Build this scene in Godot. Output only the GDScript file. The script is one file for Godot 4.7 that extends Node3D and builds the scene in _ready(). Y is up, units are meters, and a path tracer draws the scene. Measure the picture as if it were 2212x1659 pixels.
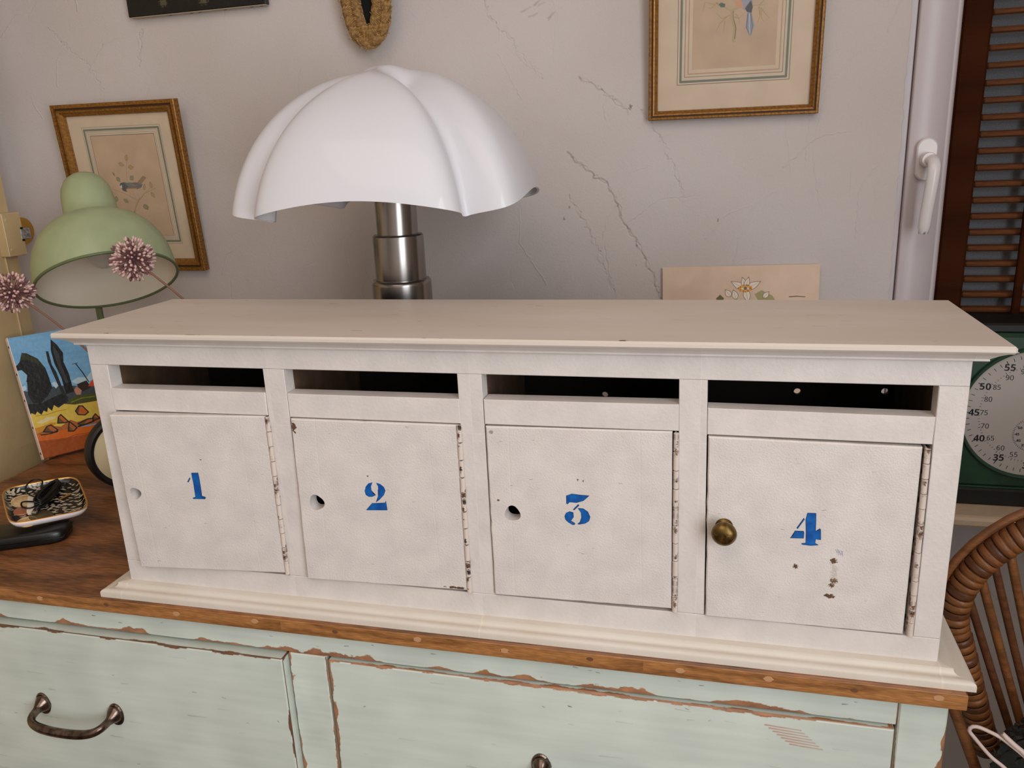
extends Node3D
# A white pigeon-hole cabinet with four numbered doors on a mint dresser, in front of a plastered wall.

const T := -0.0165        # top of the dresser
const WALL := -0.64       # face of the back wall
const FLOOR := -0.82
var M := {}
var used := {}


func _ready():
	# ---------------------------------------------------------------- camera, sky, light, exposure
	var cam := Camera3D.new()
	cam.name = "camera"
	cam.transform = Transform3D(Basis(Vector3(0.968822, -0.042622, -0.244066), Vector3(-0.027262, 0.960771, -0.276), Vector3(0.246255, 0.274048, 0.929654)), Vector3(0.76542, 0.533856, 0.817756))
	cam.fov = rad_to_deg(2.0 * atan(829.5 / 1734.978))
	cam.near = 0.02
	cam.far = 60.0
	add_child(cam)
	var sky_mat := ProceduralSkyMaterial.new()
	sky_mat.sky_top_color = Color(0.55, 0.68, 0.85)
	sky_mat.sky_horizon_color = Color(0.85, 0.87, 0.9)
	sky_mat.ground_bottom_color = Color(0.45, 0.43, 0.4)
	sky_mat.ground_horizon_color = Color(0.75, 0.74, 0.72)
	var sky := Sky.new()
	sky.sky_material = sky_mat
	var env := Environment.new()
	env.background_mode = Environment.BG_SKY
	env.sky = sky
	env.background_energy_multiplier = 0.25
	env.tonemap_mode = Environment.TONE_MAPPER_LINEAR
	env.tonemap_exposure = 1.03
	env.sdfgi_enabled = true
	env.ssao_enabled = true
	env.ssil_enabled = true
	var we := WorldEnvironment.new()
	we.name = "world_environment"
	we.environment = env
	add_child(we)
	area_light("unseen_window_daylight", Vector3(1.77, 0.7, 1.75), Vector3(0, PI / 2, 0), Vector2(1.6, 1.5), Color(0.95, 0.975, 1.0), 5.2)  # out of view on the right; placed to light the cabinet front
	area_light("unseen_overhead_light", Vector3(0.55, 1.74, 1.3), Vector3(-PI / 2, 0, 0), Vector2(1.7, 1.7), Color(1.0, 0.91, 0.85), 1.75)  # out of view; placed overhead to light the cabinet top and wall

	materials()
	room()
	window_and_shutter()
	dresser()
	cabinet()
	table_lamp()
	mint_lamp()
	framed_prints()
	wall_pieces()
	dried_flowers()
	left_corner()
	kitchen_scale()
	chair_corner()


func area_light(called, at, turn, size, color, energy):   # light out of view, in an opening of the room
	var l := AreaLight3D.new()
	l.name = called
	l.position = at
	l.rotation = turn
	l.area_size = size
	l.light_color = color
	l.light_energy = energy
	l.area_range = 12.0
	l.shadow_enabled = true
	add_child(l)


# ==================================================================== naming and nodes
func numbered(called):
	if not used.has(called):
		used[called] = 0
		return called
	used[called] += 1
	return "%s_%03d" % [called, used[called]]


func obj(called, st, material, parent = self):
	var o := MeshInstance3D.new()
	o.name = numbered(called) if parent == self else called
	var mesh
	if st is SurfaceTool:
		st.generate_normals()
		mesh = st.commit()
	else:
		mesh = st
	o.mesh = mesh
	o.material_override = material
	parent.add_child(o, true)
	return o


func tag(o, label, category, group = ""):
	o.set_meta("label", label)
	o.set_meta("category", category)
	if group:
		o.set_meta("group", group)
	return o


func thing(called, label, category, at = Vector3.ZERO, group = ""):
	var o := Node3D.new()
	o.name = numbered(called)
	o.position = at
	add_child(o)
	return tag(o, label, category, group)


func structure(o, label, category):
	tag(o, label, category)
	o.set_meta("kind", "structure")
	return o


# ==================================================================== shapes
func new_st():
	var st := SurfaceTool.new()
	st.begin(Mesh.PRIMITIVE_TRIANGLES)
	st.set_smooth_group(-1)
	return st


func smooth(st, group = 0):
	st.set_smooth_group(group)


# a flat convex face, turned so that its front looks along out
func face(st, pts, out, uvs = []):
	var n = pts.size()
	var nrm = Vector3.ZERO
	for i in n:
		nrm += (pts[i] - pts[0]).cross(pts[(i + 1) % n] - pts[0])
	var ccw = nrm.dot(out) > 0
	for i in range(1, n - 1):
		var tri = [0, i + 1, i] if ccw else [0, i, i + 1]
		for k in tri:
			if uvs.size():
				st.set_uv(uvs[k])
			st.add_vertex(pts[k])


func rbox(st, lo, hi, b = 0.001, xf = Transform3D()):
	var c = (lo + hi) / 2
	var h = (hi - lo) / 2
	b = minf(b, minf(h.x, minf(h.y, h.z)) * 0.9)
	var uvf = func(p, a):
		var q = (p - lo) / (hi - lo)
		if a == 0:
			return Vector2(1 - q.z, 1 - q.y)
		if a == 1:
			return Vector2(q.x, q.z)
		return Vector2(q.x, 1 - q.y)
	var pt = func(s, a):   # corner s of the face across axis a
		var v = Vector3(s.x * (h.x - b), s.y * (h.y - b), s.z * (h.z - b))
		v[a] = s[a] * h[a]
		return c + v
	for a in 3:
		var u = (a + 1) % 3
		var w = (a + 2) % 3
		for s in [-1, 1]:
			var pts = []
			var uvs = []
			for k in [[-1, -1], [1, -1], [1, 1], [-1, 1]]:
				var sv = Vector3()
				sv[a] = s
				sv[u] = k[0]
				sv[w] = k[1]
				var p = pt.call(sv, a)
				pts.append(xf * p)
				uvs.append(uvf.call(p, a))
			var out = Vector3()
			out[a] = s
			face(st, pts, xf.basis * out, uvs)
		if b > 0:
			for su in [-1, 1]:      # edges along axis a
				for sw in [-1, 1]:
					var pts = []
					var uvs = []
					var ua = u if u == 2 else (w if w == 2 else u)
					for k in [[-1, u], [1, u], [1, w], [-1, w]]:
						var sv = Vector3()
						sv[a] = k[0]
						sv[u] = su
						sv[w] = sw
						var p = pt.call(sv, k[1])
						pts.append(xf * p)
						uvs.append(uvf.call(p, ua))
					var out = Vector3()
					out[u] = su
					out[w] = sw
					face(st, pts, xf.basis * out, uvs)
	if b > 0:
		for sx in [-1, 1]:
			for sy in [-1, 1]:
				for sz in [-1, 1]:
					var sv = Vector3(sx, sy, sz)
					var pts = []
					var uvs = []
					for a in 3:
						var p = pt.call(sv, a)
						pts.append(xf * p)
						uvs.append(uvf.call(p, 2))
					face(st, pts, xf.basis * sv, uvs)


func box(lo, hi, b = 0.001):
	var st = new_st()
	rbox(st, lo, hi, b)
	return st


# polygon in xy, pushed from z0 to z1; bevelled round its front
func prism(st, poly, z0, z1, b = 0.0, xf = Transform3D(), rect = Rect2(0, 0, 1, 1)):
	var p = PackedVector2Array(poly)
	if Geometry2D.is_polygon_clockwise(p):
		p.reverse()
	var n = p.size()
	var inset = PackedVector2Array()
	for i in n:
		var e0 = (p[i] - p[(i + n - 1) % n]).normalized()
		var e1 = (p[(i + 1) % n] - p[i]).normalized()
		var n0 = Vector2(-e0.y, e0.x)
		var n1 = Vector2(-e1.y, e1.x)
		var m = n0 + n1
		var l = m.length()
		m = n0 if l < 0.2 else m / l / maxf(0.5, m.dot(n0) / l)
		inset.append(p[i] + m * b)
	var uvf = func(q):
		return Vector2((q.x - rect.position.x) / rect.size.x, 1 - (q.y - rect.position.y) / rect.size.y)
	var tris = Geometry2D.triangulate_polygon(inset)
	var zdir = xf.basis * Vector3(0, 0, signf(z1 - z0))
	for t in range(0, tris.size(), 3):
		var f = []
		var uv = []
		var bk = []
		for k in 3:
			var q = inset[tris[t + k]]
			f.append(xf * Vector3(q.x, q.y, z1))
			bk.append(xf * Vector3(q.x, q.y, z0))
			uv.append(uvf.call(q))
		face(st, f, zdir, uv)
		face(st, bk, -zdir, uv)
	var zb = z1 - signf(z1 - z0) * b
	for i in n:
		var j = (i + 1) % n
		var e = p[j] - p[i]
		var out = xf.basis * Vector3(e.y, -e.x, 0)
		face(st, [xf * Vector3(p[i].x, p[i].y, z0), xf * Vector3(p[j].x, p[j].y, z0), xf * Vector3(p[j].x, p[j].y, zb), xf * Vector3(p[i].x, p[i].y, zb)], out, [uvf.call(p[i]), uvf.call(p[j]), uvf.call(p[j]), uvf.call(p[i])])
		if b > 0:
			face(st, [xf * Vector3(p[i].x, p[i].y, zb), xf * Vector3(p[j].x, p[j].y, zb), xf * Vector3(inset[j].x, inset[j].y, z1), xf * Vector3(inset[i].x, inset[i].y, z1)], out + zdir * e.length(), [uvf.call(p[i]), uvf.call(p[j]), uvf.call(inset[j]), uvf.call(inset[i])])


func quad_uv(st, a, b, c, d, ua, ub, uc, ud, out):
	face(st, [a, b, c, d], out, [ua, ub, uc, ud])


# surface over a grid of points rows[i][j]; flip turns it inside out
func grid(st, rows, closed = false, flip = false):
	var ni = rows.size()
	var nj = rows[0].size()
	for i in ni - 1:
		for j in (nj if closed else nj - 1):
			var k = (j + 1) % nj
			var q = [rows[i][j], rows[i][k], rows[i + 1][k], rows[i + 1][j]]
			var uv = [Vector2(float(j) / nj, float(i) / (ni - 1)), Vector2(float(j + 1) / nj, float(i) / (ni - 1)), Vector2(float(j + 1) / nj, float(i + 1) / (ni - 1)), Vector2(float(j) / nj, float(i + 1) / (ni - 1))]
			for t in ([[0, 1, 2], [0, 2, 3]] if not flip else [[0, 2, 1], [0, 3, 2]]):
				if q[t[0]].is_equal_approx(q[t[1]]) or q[t[1]].is_equal_approx(q[t[2]]) or q[t[0]].is_equal_approx(q[t[2]]):
					continue
				for v in t:
					st.set_uv(uv[v])
					st.add_vertex(q[v])


# profile of Vector2(radius, height) turned round the y axis; corners sharper than 35 degrees stay sharp
func lathe(st, prof, seg = 32, xf = Transform3D()):
	var group = 1
	var start = 0
	for i in range(1, prof.size()):
		var last = i == prof.size() - 1
		var sharp = last
		if not last:
			var d0 = (prof[i] - prof[i - 1]).normalized()
			var d1 = (prof[i + 1] - prof[i]).normalized()
			sharp = d0.dot(d1) < 0.82
		if sharp:
			smooth(st, group)
			var rows = []
			for k in range(start, i + 1):
				var row = []
				for j in seg:
					var a = TAU * j / seg
					row.append(xf * Vector3(prof[k].x * cos(a), prof[k].y, prof[k].x * sin(a)))
				rows.append(row)
			grid(st, rows, true, false)
			group += 1
			start = i
	st.set_smooth_group(-1)


func tube(st, pts, radius, seg = 8, flat = 1.0, normal = Vector3.ZERO, caps = true, group = 0):
	smooth(st, group)
	var n = pts.size()
	var rows = []
	var prev = Vector3.ZERO
	for i in n:
		var t = (pts[mini(i + 1, n - 1)] - pts[maxi(i - 1, 0)]).normalized()
		var u
		if normal != Vector3.ZERO:
			u = (normal - t * normal.dot(t)).normalized()
		elif prev == Vector3.ZERO:
			u = t.cross(Vector3.UP if absf(t.y) < 0.9 else Vector3.RIGHT).normalized()
		else:
			u = (prev - t * prev.dot(t)).normalized()
		prev = u
		var w = t.cross(u)
		var r = radius[i] if radius is Array else radius
		var row = []
		for j in seg:
			var a = TAU * j / seg
			row.append(pts[i] + u * cos(a) * r * flat + w * sin(a) * r)
		rows.append(row)
	grid(st, rows, true, true)
	if caps:
		for e in [0, n - 1]:
			var out = (pts[0] - pts[1]) if e == 0 else (pts[n - 1] - pts[n - 2])
			face(st, rows[e], out)
	st.set_smooth_group(-1)


func curve(pts, n):
	var c := Curve3D.new()
	for i in pts.size():
		var d = (pts[mini(i + 1, pts.size() - 1)] - pts[maxi(i - 1, 0)]) / 6.0
		c.add_point(pts[i], -d, d)
	var out = []
	var l = c.get_baked_length()
	c.bake_interval = l / (n * 4.0)
	l = c.get_baked_length()
	for i in n + 1:
		out.append(c.sample_baked(l * i / n, true))
	return out


func ellipsoid(st, xf, seg = 10, rings = 6, group = 0):
	smooth(st, group)
	var rows = []
	for i in rings + 1:
		var p = PI * i / rings
		var row = []
		for j in seg:
			var a = TAU * j / seg
			row.append(xf * Vector3(sin(p) * cos(a), cos(p), sin(p) * sin(a)))
		rows.append(row)
	grid(st, rows, true, true)
	st.set_smooth_group(-1)


func along(dir, up = Vector3.UP):   # a basis whose y looks along dir
	var y = dir.normalized()
	var x = y.cross(up if absf(y.dot(up)) < 0.95 else Vector3.RIGHT).normalized()
	return Basis(x, y, x.cross(y))


# ==================================================================== painting textures
func pc(r, g, b, light = 1.0):
	var c = Color(r / 255.0, g / 255.0, b / 255.0).srgb_to_linear()
	return Color(minf(c.r / light, 0.92), minf(c.g / light, 0.92), minf(c.b / light, 0.92)).linear_to_srgb()


func noise(seed_, freq, oct = 4, kind = FastNoiseLite.TYPE_SIMPLEX_SMOOTH):
	var n := FastNoiseLite.new()
	n.seed = seed_
	n.frequency = freq
	n.noise_type = kind
	n.fractal_octaves = oct
	return n


func noise_bytes(w, h, seed_, freq, oct = 4):
	var im = noise(seed_, freq, oct).get_image(w, h, false, false, true)
	im.convert(Image.FORMAT_L8)
	return im.get_data()


func tex(im):
	return ImageTexture.create_from_image(im)


func blank(w, h, c):
	var im := Image.create(w, h, false, Image.FORMAT_RGB8)
	im.fill(c)
	return im


# base colour varied by noise stretched along x; worked out small and enlarged, as it is soft
func mottle(w, h, c, amp, freq, seed_, c2 = null, stretch = 1.0):
	var f: int = 4 if freq < 0.012 and w >= 512 else (2 if freq < 0.03 and w >= 256 else 1)
	var w2: int = maxi(4, int(w / f / stretch))
	var h2: int = int(h / f)
	var n = noise(seed_, freq * f, 4)
	var im = n.get_image(w2, h2, false, false, true)
	im.convert(Image.FORMAT_L8)
	var d: PackedByteArray = im.get_data()
	var lut := PackedByteArray()
	for i in 256:
		var t = (i - 128) / 128.0
		var q = c if c2 == null else c.lerp(c2, clampf(t * 0.5 + 0.5, 0, 1))
		var k = 1.0 + (t * amp if c2 == null else 0.0)
		for v in [q.r * k, q.g * k, q.b * k]:
			lut.append(clampi(int(v * 255), 0, 255))
	var out := PackedByteArray()
	out.resize(w2 * h2 * 3)
	var j: int = 0
	for i in w2 * h2:
		var v: int = d[i] * 3
		out[j] = lut[v]
		out[j + 1] = lut[v + 1]
		out[j + 2] = lut[v + 2]
		j += 3
	var r := Image.create_from_data(w2, h2, false, Image.FORMAT_RGB8, out)
	if w2 != w or h2 != h:
		r.resize(w, h, Image.INTERPOLATE_CUBIC)
	return r


func px(im, x, y, c, a):
	if x >= 0 and y >= 0 and x < im.get_width() and y < im.get_height() and a > 0.004:
		im.set_pixel(x, y, im.get_pixel(x, y).lerp(c, minf(a, 1.0)))


func dab(im, cx, cy, r, c, a = 1.0):
	for y in range(int(cy - r - 1), int(cy + r + 2)):
		for x in range(int(cx - r - 1), int(cx + r + 2)):
			px(im, x, y, c, a * clampf(r + 0.5 - Vector2(x + 0.5 - cx, y + 0.5 - cy).length(), 0, 1))


func stroke(im, pts, w0, w1, c, a = 1.0, wob = 0.0, seed_ = 1):
	var n = noise(seed_, 0.05, 2)
	var total = 0.0
	for i in pts.size() - 1:
		total += pts[i].distance_to(pts[i + 1])
	var done = 0.0
	for i in pts.size() - 1:
		var l = pts[i].distance_to(pts[i + 1])
		var steps = maxi(1, int(l / maxf(0.7, minf(w0, w1) * 0.35)))
		for s in steps:
			var t = float(s) / steps
			var p = pts[i].lerp(pts[i + 1], t)
			var k = (done + l * t) / maxf(total, 0.001)
			p += Vector2(n.get_noise_1d(done + l * t), n.get_noise_1d(done + l * t + 999)) * wob
			dab(im, p.x, p.y, lerpf(w0, w1, k) / 2, c, a)
		done += l


func fill_poly(im, pts, c, a = 1.0):
	var y0 = 1e9
	var y1 = -1e9
	for p in pts:
		y0 = minf(y0, p.y)
		y1 = maxf(y1, p.y)
	for y in range(maxi(0, int(y0)), mini(im.get_height(), int(y1) + 1)):
		var xs = []
		for i in pts.size():
			var p = pts[i]
			var q = pts[(i + 1) % pts.size()]
			if (p.y <= y + 0.5) != (q.y <= y + 0.5):
				xs.append(p.x + (y + 0.5 - p.y) / (q.y - p.y) * (q.x - p.x))
		xs.sort()
		for k in range(0, xs.size() - 1, 2):
			var xa = maxi(0, int(round(xs[k])))
			var xb = mini(im.get_width(), int(round(xs[k + 1])))
			if a >= 0.9 and xb > xa:
				im.fill_rect(Rect2i(xa, y, xb - xa, 1), c)
			else:
				for x in range(xa, xb):
					px(im, x, y, c, a)


func blot(im, cx, cy, rx, ry, c, seed_, a = 1.0):
	var n = noise(seed_, 0.9 / maxf(rx, ry) * 1.6, 3)
	for y in range(int(cy - ry * 1.6), int(cy + ry * 1.6) + 1):
		for x in range(int(cx - rx * 1.6), int(cx + rx * 1.6) + 1):
			var d = Vector2((x - cx) / rx, (y - cy) / ry).length() + n.get_noise_2d(x, y) * 0.9
			px(im, x, y, c, a * clampf((1.0 - d) * 4.0, 0, 1))


func v2(list, s = Vector2.ONE, o = Vector2.ZERO):   # flat list of pairs -> points
	var out = []
	for i in range(0, list.size(), 2):
		out.append(Vector2(list[i], list[i + 1]) * s + o)
	return out


# ==================================================================== materials
func mat(color, rough = 0.6, metal = 0.0, albedo = null, bump = null, depth = 0.05, tri = 0.0):
	var m := StandardMaterial3D.new()
	m.albedo_color = color
	m.roughness = rough
	m.metallic = metal
	if albedo != null:
		m.albedo_texture = tex(albedo) if albedo is Image else albedo
	if bump != null:
		m.heightmap_enabled = true
		m.heightmap_texture = tex(bump) if bump is Image else bump
		m.heightmap_scale = depth
	if tri > 0:
		m.uv1_triplanar = true
		m.uv1_scale = Vector3.ONE * tri
	return m


func bump_image(size, seed_, freq, fine):
	var a = noise(seed_, freq, 3).get_seamless_image(size, size, false, false, 0.15, true)
	var b = noise(seed_ + 3, fine, 2).get_seamless_image(size, size, false, false, 0.15, true)
	a.convert(Image.FORMAT_L8)
	b.convert(Image.FORMAT_L8)
	var da = a.get_data()
	var db = b.get_data()
	for i in da.size():
		da[i] = clampi(int(da[i] * 0.65 + db[i] * 0.35), 0, 255)
	return tex(Image.create_from_data(size, size, false, Image.FORMAT_L8, da))


func wood_image(w, h, light, dark, seed_, rings = 9.0, rough = 1.0):
	var w2: int = int(w / 4)
	var h2: int = h
	var warp = noise(seed_, 0.004, 3)
	var fibre = noise(seed_ + 1, 0.35, 2)
	var out := PackedByteArray()
	out.resize(w2 * h2 * 3)
	var i: int = 0
	for y: int in h2:
		for x: int in w2:
			var d: float = y + warp.get_noise_2d(x * 1.4, y * 2.0) * 90.0
			var g: float = absf(fposmod(d / h2 * rings, 1.0) - 0.5) * 2.0
			var f: float = fibre.get_noise_2d(x * 0.24, y * 1.1)
			var t: float = clampf(0.25 + g * g * 0.55 + f * 0.45 * rough, 0, 1)
			var c: Color = light.lerp(dark, t)
			out[i] = int(c.r * 255)
			out[i + 1] = int(c.g * 255)
			out[i + 2] = int(c.b * 255)
			i += 3
	var r := Image.create_from_data(w2, h2, false, Image.FORMAT_RGB8, out)
	r.resize(w, h, Image.INTERPOLATE_CUBIC)
	return r


# mint paint worn through to brown wood along the edges: top, right, bottom, left in pixels
func worn(w: int, h: int, base: Color, seed_, edges, wood: Color, stripes = 0.05):
	var n: PackedByteArray = noise_bytes(w, h, seed_, 0.02, 5)
	var im = noise(seed_ + 2, 0.05, 3).get_image(maxi(4, int(w / 14.0)), h, false, false, true)
	im.resize(w, h, Image.INTERPOLATE_CUBIC)
	im.convert(Image.FORMAT_L8)
	var s: PackedByteArray = im.get_data()
	var big: PackedByteArray = noise_bytes(w, h, seed_ + 5, 0.006, 2)
	var out := PackedByteArray()
	out.resize(w * h * 3)
	var i: int = 0
	var k: int = 0
	var e0: float = edges[0]
	var e1: float = edges[1]
	var e2: float = edges[2]
	var e3: float = edges[3]
	for y: int in h:
		for x: int in w:
			var v: float = n[k] / 255.0
			var bg: float = big[k] / 255.0
			var b: float = clampf(bg * 2.0 - 0.45, 0.02, 1.2)
			var e: float = minf(minf(y / (e0 + 0.001), (w - 1 - x) / (e1 + 0.001)), minf((h - 1 - y) / (e2 + 0.001), x / (e3 + 0.001))) / b
			var tone: float = 1.0 + (s[k] / 255.0 - 0.5) * stripes + (bg - 0.5) * 0.07
			var q := Color(base.r * tone, base.g * tone, base.b * tone)
			if e < 2.0:
				q = q.lerp(wood.darkened((1 - v) * 0.35), clampf((0.9 + (v - 0.5) * 1.5 - e) * 7.0, 0, 1))
			out[i] = clampi(int(q.r * 255), 0, 255)
			out[i + 1] = clampi(int(q.g * 255), 0, 255)
			out[i + 2] = clampi(int(q.b * 255), 0, 255)
			i += 3
			k += 1
	return Image.create_from_data(w, h, false, Image.FORMAT_RGB8, out)


func scuffs(im, count, seed_, c, a = 0.5, length = 26.0):
	var rng := RandomNumberGenerator.new()
	rng.seed = seed_
	for i in count:
		var p = Vector2(rng.randf() * im.get_width(), rng.randf() * im.get_height())
		var l = rng.randf_range(2, length)
		stroke(im, [p, p + Vector2(l, rng.randf_range(-2, 2))], rng.randf_range(1, 2.2), 1.0, c, a * rng.randf_range(0.3, 1.0))


func materials():
	var lumps = bump_image(512, 11, 0.07, 0.3)
	M.lumps = lumps
	M.paint_img = mottle(512, 512, Color(0.96, 0.96, 0.955), 0.03, 0.008, 5)
	M.cream_white = Color(0.886, 0.854, 0.829)
	M.white = mat(M.cream_white, 0.5, 0, M.paint_img, lumps, 0.03, 4.0)
	var top_img = mottle(1024, 512, Color(0.97, 0.955, 0.93), 0.02, 0.006, 21, Color(0.93, 0.905, 0.86), 2.0)
	scuffs(top_img, 50, 3, Color(0.6, 0.52, 0.42), 0.5, 22)
	scuffs(top_img, 14, 8, Color(0.28, 0.2, 0.14), 0.9, 14)
	for k in [[0.185, 505, 9, 2.5], [0.197, 507, 7, 2], [0.46, 506, 3, 2.5], [0.478, 507, 2.5, 2], [0.662, 503, 3.5, 6], [0.075, 500, 4, 2]]:
		blot(top_img, k[0] * 1024, k[1], k[2], k[3], Color(0.38, 0.27, 0.19), int(k[1]), 0.9)
	M.top_img = top_img
	M.rust = pc(118, 80, 52, 0.8)
	M.inside = mat(pc(92, 72, 54, 0.8), 0.85, 0, mottle(256, 256, Color(0.9, 0.85, 0.8), 0.15, 0.03, 31), lumps, 0.04, 3.0)
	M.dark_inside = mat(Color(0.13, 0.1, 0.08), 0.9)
	# hinge: white paint chipped to rust
	var h = blank(256, 256, Color(0.93, 0.9, 0.87))
	for i in 70:
		var rng := RandomNumberGenerator.new()
		rng.seed = i + 1
		blot(h, rng.randf() * 256, rng.randf() * 256, rng.randf_range(2, 9), rng.randf_range(2, 14), Color(0.36, 0.22, 0.13) if i % 3 else Color(0.12, 0.1, 0.09), i, 0.9)
	M.hinge = mat(M.cream_white.lightened(0.05), 0.45, 0, h, null, 0, 11.0)
	M.blue = mat(Color(1, 1, 1), 0.35, 0, mottle(128, 128, Color(0.03, 0.25, 0.55), 0.2, 0.02, 3, Color(0.05, 0.42, 0.72)), null, 0, 18.0)
	M.ink = mat(Color(0.03, 0.06, 0.16), 0.5)
	M.brass_old = mat(pc(120, 100, 62, 0.8), 0.36, 0.85, mottle(128, 128, Color(0.85, 0.8, 0.7), 0.5, 0.03, 9), null, 0, 25.0)
	M.black = mat(Color(0.02, 0.02, 0.02), 0.5)
	# dresser
	M.mint = Color(0.809, 0.843, 0.798) #Color(0.786, 0.821, 0.777)
	M.wood_top = mat(Color(1, 1, 1), 0.42, 0, wood_image(1024, 512, pc(150, 98, 58, 0.85), pc(72, 44, 24, 0.85), 41, 7.0), null, 0, 1.3)
	M.wood_edge = mat(Color(1, 1, 1), 0.5, 0, wood_image(1024, 256, pc(172, 118, 66, 0.85), pc(104, 66, 32, 0.85), 47, 4.0), null, 0, 4.0)
	M.wood_edge.uv1_scale = Vector3(2.2, 7.0, 7.0)
	M.iron = mat(pc(128, 114, 104, 0.8), 0.24, 0.95, mottle(128, 128, Color(0.75, 0.72, 0.7), 0.45, 0.03, 19), null, 0, 20.0)
	# walls
	M.wall_plain = mat(Color(0.832, 0.798, 0.761), 0.9)
	M.steel = mat(Color(0.610, 0.584, 0.566), 0.24, 1.0, mottle(64, 64, Color(0.95, 0.95, 0.95), 0.03, 0.05, 2), null, 0, 6.0)
	M.acrylic = mat(Color(0.854, 0.852, 0.865), 0.42)
	M.acrylic.metallic_specular = 0.35
	M.acrylic.clearcoat_enabled = true
	M.acrylic.clearcoat = 0.3
	M.acrylic.clearcoat_roughness = 0.05
	M.green_metal = mat(pc(152, 162, 126, 0.82), 0.42, 0, mottle(256, 256, Color(0.97, 0.97, 0.96), 0.05, 0.02, 61), null, 0, 5.0)
	M.green_dark = mat(pc(88, 98, 64, 0.75), 0.45)
	M.gilt = mat(pc(134, 92, 38, 0.72), 0.42, 0.45, mottle(256, 256, Color(0.92, 0.9, 0.85), 0.3, 0.05, 71), null, 0, 12.0)
	M.gilt_dark = mat(pc(58, 34, 14, 0.8), 0.6)
	M.glass = mat(Color(1, 1, 1, 0.02), 0.02)
	M.glass.transparency = BaseMaterial3D.TRANSPARENCY_ALPHA
	M.cream_gloss = mat(pc(178, 155, 116, 0.7), 0.38, 0, M.paint_img, lumps, 0.02, 3.0)
	M.pvc = mat(Color(0.786, 0.748, 0.755), 0.35)
	M.chrome = mat(Color(0.75, 0.75, 0.74), 0.25, 1.0)
	M.brass = mat(pc(190, 150, 70, 0.8), 0.18, 1.0)


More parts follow.
